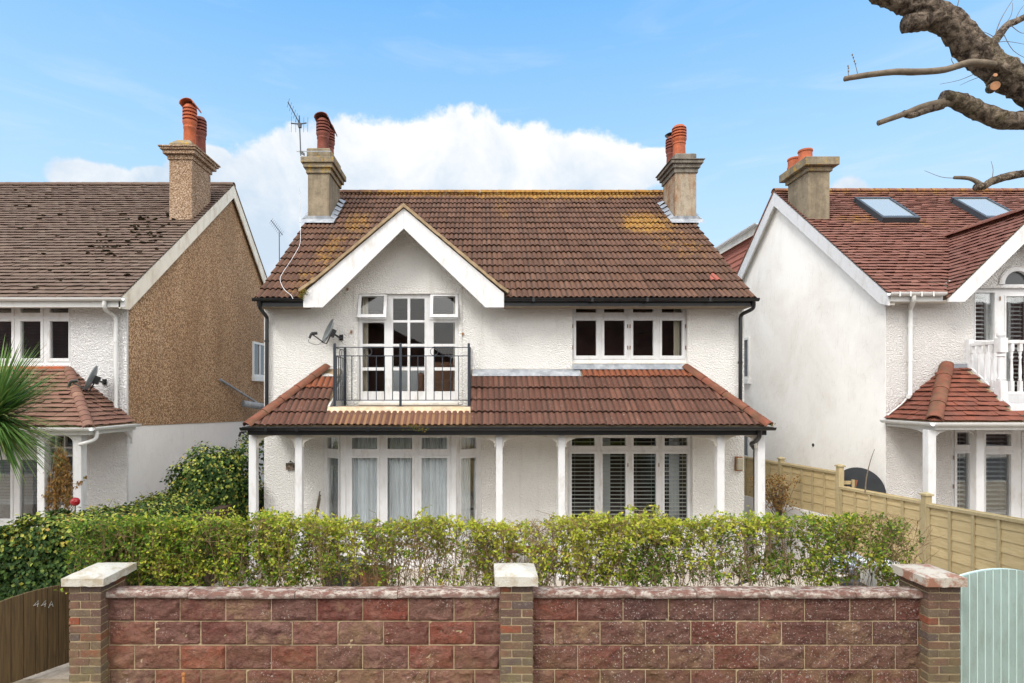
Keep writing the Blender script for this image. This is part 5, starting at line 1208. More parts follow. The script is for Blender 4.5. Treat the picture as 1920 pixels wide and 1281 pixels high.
rng = random.Random(11); WF = 5.455; zj = [1.262, 1.035, .807, .575, .343, .12]
for (pa, pb, j1, j2, nm) in ((190, 952, 252-85.6*2, 291-85.6*2, 'l'), (985, 1742, 1083-85.1*2, 1040-85.1, 'r')):
    mb = MB(); xa_, xb_ = X_(pa, WF), X_(pb, WF)
    for r in range(5):
        st = j1 if r % 2 == 0 else j2; pit = 85.6 if nm == 'l' else 85.1; k_ = 0
        while True:
            a = X_(st+pit*k_, WF); b = X_(st+pit*(k_+1), WF); k_ += 1
            if a > xb_: break
            a, b = max(a, xa_), min(b, xb_)
            if b-a < .04: continue
            rockblock(mb, a+.0045, b-.0045, zj[r+1]+.004, zj[r]-.0055, WF+rng.uniform(-.002, .002), rng)
    pnl = mb.build('block_walling', M['block'], GW, recalc=False, autosmooth=45)
    pnl['label'] = 'redder left run of blocks' if nm == 'l' else 'browner right run of blocks with white lichen specks'
    MB().box(xa_, xb_, WF+.0015, WF+.20, .1, 1.263).build('mortar', M['mortar'], pnl)
    cp = MB(); n = int((xb_-xa_)/.03); joints = [xa_+(xb_-xa_)*t for t in ([.0, .22, .48, .73, 1.0] if nm == 'l' else [.0, .27, .42, .60, .81, 1.0])]
    for ji in range(len(joints)-1):
        a, b = joints[ji]+.003, joints[ji+1]-.003; n = max(4, int((b-a)/.03)); vs = []; prof = [(5.685, 1.262), (5.685, 1.285), (5.60, 1.318), (5.52, 1.330), (5.44, 1.332), (5.412, 1.320), (5.400, 1.298), (5.402, 1.274), (5.415, 1.2635)]
        dz = rng.uniform(-.004, .004); dy = rng.uniform(-.006, .006)
        for i in range(n+1):
            x = a+(b-a)*i/n
            for (y_, z_) in prof:
                q_ = V((x*9, y_*20, z_*20)); vs.append((x+(mnoise.noise(q_*2)*.004 if 0 < i < n else 0), y_+dy+mnoise.noise(q_)*.007, z_+dz+mnoise.noise(q_+V((7, 7, 7)))*.006*(0 if z_ < 1.266 else 1)))
        m_ = len(prof); fs = [(i*m_+k_, i*m_+k_+1, (i+1)*m_+k_+1, (i+1)*m_+k_) for i in range(n) for k_ in range(m_-1)]+[tuple(range(m_)), tuple(range(n*m_+m_-1, n*m_-1, -1))]
        fs += [(i*m_, (i+1)*m_, (i+1)*m_+m_-1, i*m_+m_-1) for i in range(n)]
        cp.add(vs, fs)
    cp.build('coping', M['coping'], GW, autosmooth=50)
def pier(x0, x1, y0, y1, capx, capy, zc, mt, label, peak=.05):
    w_, dp = x1-x0, y1-y0; mb = MB(); z = 1.42; ph = .0755; r = 0
    while z > .15:
        xs = [x0, x0+w_*.34, x1] if r % 2 == 0 else [x0, x0+w_*.65, x1]; ysp = [y0, y0+.10, y0+.10+(dp-.1)*.5, y1] if r % 2 else [y0, y0+.205, y1]
        for a, b in zip(xs, xs[1:]):
            for i_, (c, e) in enumerate(zip(ysp, ysp[1:])):
                j = rng.uniform(-.003, .003)
                mb.box(a+(.005 if a > x0 else 0)+j*(a > x0), b-(.005 if b < x1 else 0)+j*(b < x1), c+(.005 if c > y0 else 0), e-(.005 if e < y1 else 0), z-ph+.0055+rng.uniform(0, .002), z-.0045-rng.uniform(0, .003), .0022)
        z -= ph; r += 1
    po = mb.build('brick_pier', M['brick'], GW, bevel=.004, label=label)
    MB().box(x0+.008, x1-.008, y0+.008, y1-.008, .1, 1.4195).build('mortar', M['mortar'], po)
    a, b = capx; c, e = capy; z0, z1 = zc; n = 9; vs = []
    for j in range(n+1):
        for i in range(n+1):
            u, v = i/n, j/n; hh = min(1, 2.6*min(u, 1-u, v, 1-v))
            vs.append((a+(b-a)*u, c+(e-c)*v, z1+peak*hh+.004*mnoise.noise(V((u*5+a, v*5, 3)))))
    fs = [(j*(n+1)+i, j*(n+1)+i+1, (j+1)*(n+1)+i+1, (j+1)*(n+1)+i) for j in range(n) for i in range(n)]
    def edge(idx):   # vertical skirt with chipped lower edge
        o = len(vs)
        for i_ in idx:
            p = vs[i_]; vs.append((p[0]+.006*mnoise.noise(V((p[0]*30, p[1]*30, 1))), p[1]+.006*mnoise.noise(V((p[0]*30, p[1]*30, 5))), z0+.008*mnoise.noise(V((p[0]*25, p[1]*25, 9)))))
        for q_ in range(len(idx)-1): fs.append((idx[q_], idx[q_+1], o+q_+1, o+q_))
        return list(range(o, o+len(idx)))
    e1 = edge([i for i in range(n+1)]); e2 = edge([j*(n+1)+n for j in range(n+1)]); e3 = edge([n*(n+1)+i for i in range(n, -1, -1)]); e4 = edge([j*(n+1) for j in range(n, -1, -1)])
    mbc = MB().add(vs, fs); mbc.add([(a+.003, c+.003, z0+.002), (b-.003, c+.003, z0+.002), (b-.003, e-.003, z0+.002), (a+.003, e-.003, z0+.002)], [(3, 2, 1, 0)])
    mbc.build('pier_cap', mt, po, weld=True, autosmooth=40)
pier(X_(129, 5.33), X_(189, 5.33), 5.33, 5.72, (X_(114, 5.27), X_(194, 5.27)), (5.27, 5.78), (1.425, 1.497), M['cap'], 'left brick pier with a clean pale cap', .045)
pier(X_(938, 5.33), X_(1000, 5.33), 5.33, 5.68, (X_(928, 5.27), X_(1009, 5.27)), (5.27, 5.70), (1.425, 1.512), M['cap'], 'centre brick pier', .055)
pier(X_(1741, 5.33), X_(1801, 5.33), 5.33, 5.70, (X_(1737, 5.27), X_(1814, 5.27)), (5.27, 5.72), (1.42, 1.50), M['cap_worn'], 'right brick pier with a flaking worn cap', .035)
tag(MB().tube([P(344, 1290, 5.33), P(344, 1268, 5.33)], .014, 8).lathe(P(344, 1268, 5.33), [(.014, 0), (.02, .01), (.017, .03), (.004, .036)], 10).build('gate_stop', M['rust'], smooth=True), 'short rusty iron stub standing against the block wall below the third course', 'iron stub')
# left gate
LG = thing('wooden_gate', 'weathered dark wooden gate with an arched top beside the left brick pier', 'gate', (-4.45, 5.75, .352))
G0, G1 = V((-4.02, 6.42, 0)), V((-4.80, 5.12, 0)); gd = (G1-G0); GL = gd.length; gd.normalize(); gn = V((-gd.y, gd.x, 0))
if gn.y > 0: gn = -gn
ztop = lambda s: 1.235-.16*((s-GL*.52)/(GL*.5))**2
bw = .098; i = 0; mb = MB()
nb = int(GL/bw)
for i in range(nb):
    s0, s1 = i*GL/nb+.002, (i+1)*GL/nb-.002; vs = []; yoff = rng.uniform(-.002, .002)
    for (s_, off) in ((s0, 0), (s1, 0), (s1, -.022), (s0, -.022)):
        for z in (.395, ztop(s_)): p = G0+gd*s_+gn*(off+yoff); vs.append((p.x, p.y, z))
    mb.add(vs, [(0, 2, 3, 1), (2, 4, 5, 3), (4, 6, 7, 5), (6, 0, 1, 7), (1, 3, 5, 7), (0, 6, 4, 2)])
mb.build('boards', M['gate_wood'], LG, bevel=.003)
for z_ in (.55, 1.0): MB().bar(G0+gd*.03-gn*.045+V((0, 0, z_)), G1-gd*.03-gn*.045+V((0, 0, z_)), .04, .09).build('rail', M['gate_wood'], LG)
M['zinc'] = m_plain('zinc_numeral', (.5, .5, .48), .4, .5, .1, 8, metal=.4)
for (px_, strokes) in ((67, 4), (81, 4), (95, 'A')):
    # position along the gate from the pixel column
    k_ = (px_-CX)/F; s_ = (G0.x-k_*G0.y)/(k_*gd.y-gd.x); base = G0+gd*s_+gn*.006; zc_ = CZ+(CY-1133)*base.y/F; rt_ = -gd
    h_ = .030; wv = .026
    if strokes == 4: L_ = [[(.6, -1), (.9, 1), (-1, -.35), (1.1, -.1)]]
    else: L_ = [[(-1, -1), (.2, 1), (.9, -1)], [(-.5, -.2), (.7, -.2)]]
    mb = MB()
    for l_ in L_: mb.tube([base+rt_*(x_*wv*.8)+V((0, 0, zc_+z_*h_)) for x_, z_ in l_], .0032, 6)
    mb.build('house_number', M['zinc'], LG)
# right gate
RG = thing('wooden_gate', 'pale green boarded gate with a curved top beside the right brick pier', 'gate', (5.0, 5.55, .352))
gd0, gx0, gx1 = 5.52, 4.485, 5.62; nb = 15; bwid = (gx1-gx0)/nb; ztop = lambda x: 1.508-.33*((x-5.04)/.56)**2*.42
mb = MB()
for i in range(nb):
    a, b = gx0+i*bwid+.0035, gx0+(i+1)*bwid-.0035
    mb.prism([(a, .39), (b, .39), (b, ztop(b)), (a, ztop(a))], 'y', gd0, gd0+.02)
mb.build('boards', M['gate_green'], RG, bevel=.003)
M['green_light'] = m_plain('pale_green_groove', (.55, .70, .66), .5, .3, .04, 4)
n = 30; MB().prism([(gx0, .40)]+[(gx1, .40)]+[(gx1-(gx1-gx0)*i/n, ztop(gx1-(gx1-gx0)*i/n)-.004) for i in range(n+1)], 'y', gd0+.014, gd0+.05).build('backing', M['green_light'], RG)
mb = MB()
for i in range(1, nb): x_ = gx0+i*bwid; mb.box(x_-.0033, x_+.0033, gd0-.003, gd0+.013, .39, ztop(x_)-.004)
mb.build('bead', M['green_light'], RG)['kind'] = 'stuff'
for z_ in (.55, 1.15): MB().box(gx0+.02, gx1-.02, gd0+.051, gd0+.09, z_, z_+.09).build('rail', M['gate_green'], RG)

# ================================================================ FENCE
FN = thing('timber_fence', 'yellowish overlap panel fence stepping down beside the house on the right', 'fence', (6.2, 8, .3)); FX = 6.2
fd = [4.1, 6.05, F*FX/(1737-CX), F*FX/(1575-CX), F*FX/(1465-CX), 13.75]
def ftop(i, y): return [(1.75+.05, 1.76), (1.78, 1.672), (1.69, 1.60), (1.835, 1.775), (1.765, 1.70)][i]
bots = [(.33, .33), (.34, .30), (.28, .24), (1.06, .94), (.92, .80)]
for i in range(5):
    y0, y1 = fd[i]+.045, fd[i+1]-.045; (za, zb_), (ba, bb_) = ftop(i, 0), bots[i]; mb = MB(); Hh = za-ba; nbd = max(4, int(round(Hh/.145)))
    for k_ in range(nbd):
        a0, a1 = k_/nbd, (k_+1)/nbd; n = 14; vs = []
        for j in range(n+1):
            y = y0+(y1-y0)*j/n; t = j/n; zt0 = za+(zb_-za)*t; zb0 = ba+(bb_-ba)*t; wob = .006*mnoise.noise(V((y*3, k_*5, i)))
            zl = zb0+(zt0-zb0)*a0+wob; zh = zb0+(zt0-zb0)*a1+.02
            vs += [(FX-.012, y, zl), (FX-.004, y, zl), (FX+.008, y, zh), (FX+.0, y, zh)]
        fs = [(j*4+q_, j*4+(q_+1) % 4, (j+1)*4+(q_+1) % 4, (j+1)*4+q_) for j in range(n) for q_ in range(4)]+[(0, 1, 2, 3), (4*n+3, 4*n+2, 4*n+1, 4*n)]
        mb.add(vs, fs)
    pn = mb.build('fence_panel', M['fence'], FN)
    fm = MB()
    for k_ in range(6):
        t = k_/5; y = y0+.02+(y1-y0-.04)*t; fm.box(FX-.032, FX-.013, y-.02, y+.02, ba+(bb_-ba)*t, za+(zb_-za)*t-.035)
    fm.add([(FX-.04, y0, za-.035), (FX+.03, y0, za-.035), (FX+.03, y0, za+.012), (FX-.04, y0, za+.005), (FX-.04, y1, zb_-.035), (FX+.03, y1, zb_-.035), (FX+.03, y1, zb_+.012), (FX-.04, y1, zb_+.005)],
           [(0, 1, 2, 3), (4, 7, 6, 5), (0, 4, 5, 1), (1, 5, 6, 2), (2, 6, 7, 3), (3, 7, 4, 0)])
    fm.build('panel_frame', M['fence_post'], pn)
for i, zt_p in enumerate([1.88, 1.85, Z_(929, fd[2]), Z_(875, fd[3]), Z_(861, fd[4]), 1.8]):
    po = MB().box(FX-.045, FX+.045, fd[i]-.044, fd[i]+.044, .1, zt_p).build('fence_post', M['fence_post'], FN, bevel=.004)
    MB().box(FX-.06, FX+.06, fd[i]-.06, fd[i]+.06, zt_p+.0005, zt_p+.022).add([(FX-.06, fd[i]-.06, zt_p+.023), (FX+.06, fd[i]-.06, zt_p+.023), (FX+.06, fd[i]+.06, zt_p+.023), (FX-.06, fd[i]+.06, zt_p+.023), (FX, fd[i], zt_p+.05)], [(0, 1, 4), (1, 2, 4), (2, 3, 4), (3, 0, 4)]).build('post_cap', M['fence_post'], po)
tag(MB().prism([(fd[3]-.04, -.1), (fd[3]-.04, 1.05), (13.9, .79), (18, .7), (18, -.1)], 'x', FX-.06, FX+.10).build('retaining_wall', M['render_low']), 'low pale rendered wall under the far fence panels', 'wall')
M['table'] = m_plain('dark_lacquer', (.025, .028, .032), .35, .4, .2, 5)
tr_o = thing('folded_table', 'round black table top leaning in the passage behind the fence', 'table', (6.62, 9.95, .1))
cc = V((6.56, 9.92, 1.50)); ax1 = V((.80, -.40, 0)).normalized(); ax2 = V((0, .12, 1)).normalized(); nx = ax1.cross(ax2).normalized()
mb = MB(); n = 40; rr = .42
mb.add([cc+ax1*rr*math.cos(2*math.pi*i/n)*.92+ax2*rr*math.sin(2*math.pi*i/n)+nx*s_*.02 for s_ in (-1, 1) for i in range(n)], [tuple(range(n-1, -1, -1)), tuple(range(n, 2*n))]+[(i, (i+1) % n, n+(i+1) % n, n+i) for i in range(n)])
mb.build('table_top', M['table'], tr_o, bevel=.006)
MB().tube([cc+ax2*-.3+nx*.04, cc+ax2*-1.36+nx*.3], .02, 8).tube([cc+ax2*-.3+nx*.04+ax1*.3, cc+ax2*-1.36+nx*.1+ax1*.3], .02, 8).build('legs', M['black'], tr_o)
gt = thing('slatted_screen', 'short slatted timber screen ending in a red-brown post behind the fence', 'screen', (6.45, 9.96, .2))
mb = MB()
for k_ in range(7): mb.box(6.27, 6.50, 9.97, 9.985, 1.62-.10*k_, 1.68-.10*k_)
mb.build('slats', M['fence'], gt); M['redwood'] = m_plain('redwood_stain', (.24, .09, .055), .7, .2, .2, 8); MB().box(6.50, 6.60, 9.93, 10.0, .2, 1.70).build('post', M['redwood'], gt)
MB().box(6.455, 6.498, 9.94, 9.969, .2, 1.705).build('post', M['fence_post'], gt)

# ================================================================ VEGETATION
def leaf(vs, fs, p, d, n, L, Wd, fold=.25):
    """diamond leaf from p along d, n roughly its normal"""
    s_ = d.cross(n)
    if s_.length < 1e-4: s_ = d.cross(V((.3, .5, .8)))
    s_.normalize(); n2 = s_.cross(d).normalized(); o = len(vs)
    m_ = p+d*(L*.45)
    vs += [tuple(p), tuple(m_+s_*(Wd/2)+n2*(Wd*fold)), tuple(p+d*L), tuple(m_-s_*(Wd/2)+n2*(Wd*fold))]
    fs += [(o, o+1, o+2), (o, o+2, o+3)]
def rv(rng, k=1.0): return V((rng.gauss(0, k), rng.gauss(0, k), rng.gauss(0, k)))
def leafmesh(name, vs, fs, mat, parent=None):
    mb = MB(); mb.v = vs; mb.f = fs; return mb.build(name, mat, parent, recalc=False)
def thin(mb, pts, r, n=3): mb.tube(pts, r, n, cap=False)
rng = random.Random(21)
HG = thing('privet_hedge', 'long clipped yellow-green privet hedge growing behind the front block wall', 'hedge', (.4, 6.05, .34))
def interp(x, tab):
    for (a, b), (c, e) in zip(tab, tab[1:]):
        if x <= c: return b+(e-b)*max(0, (x-a)/(c-a))
    return tab[-1][1]
dens_hi = [(150, 1.7), (480, 1.5), (600, 1.1), (720, .68), (930, .6), (1000, .85), (1200, 1.05), (1350, .72), (1430, .9), (1560, 1.0), (1640, .7), (1725, .35)]
dens_lo = [(150, 1.7), (480, 1.4), (600, .9), (660, .42), (780, .28), (850, .28), (930, .38), (1000, .55), (1100, .62), (1150, 1.2), (1230, 1.1), (1280, .45), (1330, .35), (1420, .6), (1560, .95), (1650, .85), (1705, .3)]
yel = [(150, .0), (350, .22), (600, .5), (900, .5), (1100, .8), (1200, .55), (1350, .35), (1500, .25), (1725, .08)]
topy = [(150, 975), (300, 966), (480, 962), (650, 966), (900, 968), (1100, 966), (1180, 960), (1260, 962), (1400, 966), (1500, 960), (1560, 958), (1620, 948), (1680, 966), (1730, 1010)]
LY, LG_, LD_ = ([], []), ([], []), ([], [])   # yellow, green, dark leaf sets
tw = MB(); nst = 720
for si in range(nst):
    px_ = rng.uniform(160, 1700); y = 6.05+rng.uniform(-.24, .26); X = X_(px_, 6.05)
    hi, lo, ye = interp(px_, dens_hi), interp(px_, dens_lo), interp(px_, yel)
    zt_ = Z_(interp(px_, topy)+8+rng.gauss(0, 5)+6*math.sin(px_*.021)*.7, y)-.02
    if rng.random() < .03: zt_ += rng.uniform(.02, .13)
    if 1195 < px_ < 1245 and rng.random() < .25: zt_ += rng.uniform(.05, .17)
    lean = rng.gauss(0, .10); pts = [V((X, y, .4))]; k_ = 7
    for i in range(1, k_+1):
        t = i/k_; pts.append(V((X+lean*t+rng.gauss(0, .035), y+rng.gauss(0, .03), .4+(zt_-.05-.4)*t)))
    thin(tw, pts, [.0042*(1-.65*i/k_) for i in range(k_+1)], 4)
    ntw = rng.randint(11, 16)
    for _ in range(ntw):
        t = rng.random()**.8; z = 1.12+(zt_-1.12)*t
        dd = lo+(hi-lo)*min(1, max(0, (z-1.35)/.3))
        f_ = (z-.4)/(zt_-.45)*k_; i0 = max(0, min(k_-1, int(f_))); b = pts[i0].lerp(pts[i0+1], min(1, f_-i0))
        dr = V((rng.gauss(0, .8), rng.gauss(0, .55), rng.uniform(.1, 1.2))).normalized(); L = rng.uniform(.07, .20)
        e = b+dr*L+V((rng.gauss(0, .01), 0, 0)); e.z = min(e.z, zt_+rng.uniform(-.02, .02))
        mid = b.lerp(e, .5)+V((0, 0, rng.uniform(-.015, .02)))
        thin(tw, [b, mid, e], [.003, .0024, .0015])
        nl = rng.randint(6, 10)
        clump = mnoise.noise(V((b.x*2.3, b.y*3, b.z*3.5)))
        if rng.random() > dd*(.70+clump*1.1)+.0: continue
        for j in range(nl):
            q = (j+1)/nl; p = (b.lerp(mid, q*2) if q < .5 else mid.lerp(e, q*2-1))+rv(rng, .006)
            ld = (dr*.5+rv(rng, .7)).normalized(); nn_ = (V((0, -.5, .8))+rv(rng, .5)).normalized()
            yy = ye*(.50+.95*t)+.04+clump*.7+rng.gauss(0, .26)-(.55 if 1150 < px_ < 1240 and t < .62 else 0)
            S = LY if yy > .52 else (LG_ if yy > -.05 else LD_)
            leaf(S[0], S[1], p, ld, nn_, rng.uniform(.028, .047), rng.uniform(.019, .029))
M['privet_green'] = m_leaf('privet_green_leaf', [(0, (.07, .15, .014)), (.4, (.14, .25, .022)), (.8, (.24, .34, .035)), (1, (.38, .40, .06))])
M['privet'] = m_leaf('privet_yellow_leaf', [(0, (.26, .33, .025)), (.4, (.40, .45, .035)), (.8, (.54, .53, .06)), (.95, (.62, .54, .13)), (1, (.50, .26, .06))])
tw.build('twigs', M['twig'], HG, recalc=False)
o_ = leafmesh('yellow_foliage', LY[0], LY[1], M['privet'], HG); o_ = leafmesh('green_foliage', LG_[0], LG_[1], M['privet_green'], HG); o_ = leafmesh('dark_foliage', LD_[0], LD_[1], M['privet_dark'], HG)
# ivy
IV = thing('ivy_hedge', 'dark ivy-covered hedge with yellow-edged leaves running back from behind the wooden gate', 'hedge', (-4.9, 8.5, .2))
def ivy_pt(y, th, k=1.0):
    t = (y-6.5)/5.1; xl, xr = -5.55, (-4.33 if y < 8.8 else -4.58); zt_ = 1.70-.33*t; xc, hw = (xl+xr)/2, (xr-xl)/2
    c, s_ = math.cos(th), math.sin(th); e = .55
    x = xc+hw*k*math.copysign(abs(c)**e, c); z = .2+(zt_-.2)*(k if k < 1 else 1)*max(0, s_)**(e*.7)
    nz = mnoise.noise(V((x*2.2, y*2.2, z*2.2)))*.12
    return V((x+nz*c, y, z+nz*.8*max(0, s_))), V((c, 0, max(.05, s_))).normalized()
vs, fs = [], []
ny, nt_ = 60, 24; cm = MB(); cv = []
for i in range(ny+1):
    for j in range(nt_+1): cv.append(ivy_pt(6.62+5.0*i/ny, math.pi*j/nt_, .93)[0]-V((0, 0, .04)))
cm.add(cv, [(i*(nt_+1)+j, i*(nt_+1)+j+1, (i+1)*(nt_+1)+j+1, (i+1)*(nt_+1)+j) for i in range(ny) for j in range(nt_)]+[tuple(range(nt_+1)), tuple(ny*(nt_+1)+j for j in range(nt_, -1, -1))])
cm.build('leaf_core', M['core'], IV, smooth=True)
YV, YF = [], []
for _ in range(21000):
    r_ = rng.random()
    if r_ < .30:
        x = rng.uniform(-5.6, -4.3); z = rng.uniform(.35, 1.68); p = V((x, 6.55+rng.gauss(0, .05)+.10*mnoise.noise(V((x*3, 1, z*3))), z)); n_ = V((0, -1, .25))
    else:
        y = 6.5+5.1*rng.random()**1.4; p, n_ = ivy_pt(y, R(rng.uniform(2, 178))); p += n_*rng.gauss(0, .035)
    n_ = (n_+rv(rng, .45)).normalized(); d_ = (V((0, -.2, -.8))+rv(rng, .55)); d_ = (d_-n_*d_.dot(n_)).normalized()
    tgt = (YV, YF) if rng.random() < .02+.55*max(0, min(1, (p.z-1.25)/.4))*(1 if r_ >= .3 else .5) else (vs, fs)
    leaf(tgt[0], tgt[1], p, d_, n_, rng.uniform(.035, .062), rng.uniform(.032, .055), .12)
M['ivy_yellow'] = m_leaf('yellowing_ivy_leaf', [(0, (.16, .24, .03)), (.5, (.32, .36, .06)), (.85, (.48, .44, .08)), (1, (.34, .17, .05))], .4, .15)
leafmesh('leaves', vs, fs, M['ivy'], IV); leafmesh('yellowing_leaves', YV, YF, M['ivy_yellow'], IV)
tw = MB()
for _ in range(60):
    y = rng.uniform(6.6, 11); p, n_ = ivy_pt(y, R(rng.uniform(50, 130))); thin(tw, [p, p+V((rng.gauss(0, .08), rng.gauss(0, .1), rng.uniform(.05, .14)))], [.004, .002])
tw.build('shoots', M['twig'], IV, recalc=False)['kind'] = 'stuff'
IB = thing('ivy_bush', 'rounded dark ivy bush against the white side wall of the left house', 'bush', (-4.75, 10.5, .1))
def ellip(c, r, n, rng, out, out_f, L, Wd, spread=.06, fz=-2, lump=.16):
    for _ in range(n):
        d = rv(rng).normalized()
        if d.y > .65: d.y = -d.y
        k_ = 1+mnoise.noise(d*2.6+V(c))*lump*2+rng.gauss(0, spread)
        p = V((c[0]+d.x*r[0]*k_, c[1]+d.y*r[1]*k_, c[2]+d.z*r[2]*k_))
        if p.z < .1: continue
        n_ = (V((d.x/r[0], d.y/r[1], d.z/r[2])).normalized()+rv(rng, .45)).normalized(); dd = V((0, -.2, -.8))+rv(rng, .5); dd = (dd-n_*dd.dot(n_)).normalized()
        leaf(out, out_f, p, dd, n_, rng.uniform(*L), rng.uniform(*Wd), .12)
vs, fs = [], []
ellip((-4.86, 10.45, 1.30), (.70, .62, .86), 7000, rng, vs, fs, (.042, .07), (.038, .06))
ellip((-4.45, 11.2, 1.5), (.42, .5, .9), 1600, rng, vs, fs, (.05, .085), (.045, .07))
leafmesh('leaves', vs, fs, M['ivy'], IB); YV, YF = [], []; ellip((-4.86, 10.45, 1.36), (.70, .62, .84), 1900, rng, YV, YF, (.042, .07), (.038, .06)); ellip((-4.45, 11.2, 1.5), (.42, .5, .9), 500, rng, YV, YF, (.04, .07), (.04, .06)); leafmesh('yellowing_leaves', YV, YF, M['ivy_yellow'], IB)
def blobcore(parent, c, r, mat, k=.86):
    bm = bmesh.new(); bmesh.ops.create_icosphere(bm, subdivisions=4, radius=1)
    for v in bm.verts:
        d = v.co.normalized(); q = k*(1+mnoise.noise(d*2.6+V(c))*.3); v.co = V((c[0]+d.x*r[0]*q, c[1]+d.y*r[1]*q, c[2]+d.z*r[2]*q))
    me = bpy.data.meshes.new('leaf_core'); bm.to_mesh(me); bm.free(); me.materials.append(mat); o = bpy.data.objects.new('leaf_core', me); sc.collection.objects.link(o); attach(o, parent)
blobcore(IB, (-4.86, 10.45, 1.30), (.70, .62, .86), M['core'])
M['dark_brick'] = m_stone('dark_brick', (.055, .036, .026), (.035, .027, .02))
tag(MB().box(-4.5, -4.32, 9.0, 13, -.1, 1.27).build('boundary_wall', M['dark_brick'], bevel=.01), 'low dark brick wall under the ivy bush beside the end post', 'wall')
# cordyline
CD = thing('cordyline_palm', 'spiky green cordyline palm at the left edge in front of the left house', 'palm', (-6.6, 7.7, .25))
hc = V((X_(-14, 7.7), 7.7, Z_(780, 7.7))); vs, fs = [], []
for i in range(1150):
    th = rng.uniform(0, 2*math.pi); ph = math.asin(max(-1, min(1, rng.uniform(-.75, 1.0)))); d = V((math.cos(ph)*math.cos(th), math.cos(ph)*math.sin(th), math.sin(ph)))
    L = rng.uniform(.85, 1.2); wd = rng.uniform(.026, .042); s_ = d.cross(V((0, 0, 1))).normalized(); seg = 6; p = hc+d*.04+V((0, 0, rng.uniform(-.10, .08))); dr = d.copy(); o = len(vs)
    droop = rng.uniform(.02, .075)*(1+.8*(1-abs(d.z)))
    for j in range(seg+1):
        t = j/seg; w_ = wd*(.55+.9*t if t < .35 else (1-t)/.65*.87+.02)
        vs += [tuple(p-s_*w_/2), tuple(p+s_*w_/2)]; p = p+dr*(L/seg); dr = (dr+V((0, 0, -droop*(t+.3)))).normalized()
    fs += [(o+2*j, o+2*j+1, o+2*j+3, o+2*j+2) for j in range(seg)]
leafmesh('leaves', vs, fs, M['cordyline'], CD)
MB().tube([(hc.x, 7.7, .2), (hc.x-.03, 7.7, 1.4), (hc.x, 7.7, hc.z)], [.11, .08, .07], 14).build('trunk', M['bark'], CD, smooth=True)
# dried climber on the left porch
CL = thing('dried_climber', 'brown dried climbing plant hanging in the arch of the left house porch', 'climbing plant', (X_(110, 9.5), 9.5, .1))
vs, fs = [], []; tw = MB()
for i in range(46):
    x0 = rng.gauss(112, 13); y0 = rng.uniform(835, 930) if abs(x0-112) < 16 else rng.uniform(880, 930); L = rng.uniform(30, 80)
    pts = [P(x0+rng.gauss(0, 2.5)*k_*.5, y0+L*k_/5, 9.45+rng.uniform(-.06, .06)) for k_ in range(6)]; thin(tw, pts, .003)
    for k_ in range(34):
        t = rng.uniform(0, 4.99); p = pts[int(t)].lerp(pts[int(t)+1], t % 1)+rv(rng, .02)
        leaf(vs, fs, p, (V((0, -.1, -1))+rv(rng, .4)).normalized(), rv(rng).normalized(), rng.uniform(.04, .085), rng.uniform(.015, .03), .2)
for i in range(3): thin(tw, smoothpath([P(88+i*20, 985, 9.5), P(92+i*18, 930, 9.47), P(98+i*12, 880, 9.45), P(108+i*5, 828, 9.5)], 5), .006)
thin(tw, [P(128, 905, 9.35), P(145, 908, 9.35), P(160, 900, 9.35)], .004)
for (x_, y_) in ((146, 905), (152, 903), (160, 892), (143, 912)):
    for _ in range(5): leaf(vs, fs, P(x_, y_, 9.34)+rv(rng, .015), (V((0, 0, -1))+rv(rng, .4)).normalized(), rv(rng).normalized(), .06, .03)
leafmesh('dead_leaves', vs, fs, M['dry'], CL); tw.build('stems', M['twig'], CL, recalc=False)
vs, fs = [], []
for i in range(260):
    p = P(rng.gauss(112, 14), rng.uniform(955, 985), 9.2); leaf(vs, fs, p, rv(rng).normalized(), (V((0, -.5, .8))+rv(rng, .5)).normalized(), .07, .05)
leafmesh('ivy_sprays', vs, fs, M['ivy'], CL)
orb = thing('glass_ball', 'shiny dark red glass ball on a stake in front of the left porch post', 'ornament', (P(141, 1000, 9.1)))
bm = bmesh.new(); bmesh.ops.create_uvsphere(bm, u_segments=24, v_segments=16, radius=.068); me = bpy.data.meshes.new('ball'); bm.to_mesh(me); bm.free(); me.polygons.foreach_set('use_smooth', [True]*len(me.polygons)); me.materials.append(M['red'])
o_ = bpy.data.objects.new('ball', me); sc.collection.objects.link(o_); o_.parent = orb; o_.location = P(141, 941, 9.1)-orb.location
MB().tube([P(141, 948, 9.1), P(141, 1110, 9.1)], .008, 6).build('stake', M['black'], orb)
# dry shrub by the fence, bare stem
DS = thing('dry_shrub', 'brown half-dead shrub against the far fence panels beside the end post of the veranda', 'shrub', P(1460, 985, 11.0))
vs, fs = [], []; tw = MB()
for i in range(60):
    a = P(1463, 985, 11.0); e = P(rng.gauss(1455, 17), rng.uniform(893, 955), 11.0+rng.gauss(0, .15)); thin(tw, [a, a.lerp(e, .5)+V((0, 0, .08)), e], .005)
    for _ in range(14): leaf(vs, fs, e+rv(rng, .05), rv(rng).normalized(), rv(rng).normalized(), .05, .03)
tw.tube([P(1463, 1000, 11.0), P(1463, 940, 11.0)], .035, 8); tw.build('stems', M['bark'], DS, recalc=False); leafmesh('dead_leaves', vs, fs, M['dry'], DS)
tag(MB().tube(smoothpath([P(1622, 925, 8.9), P(1624, 900, 8.9), P(1628, 880, 8.88), P(1634, 858, 8.86), P(1640, 842, 8.85)], 4), [.011-.0005*i for i in range(17)], 6).build('dead_stem', M['smooth_bark']), 'single bare dead stem sticking up behind the fence near the round black table top', 'stem')

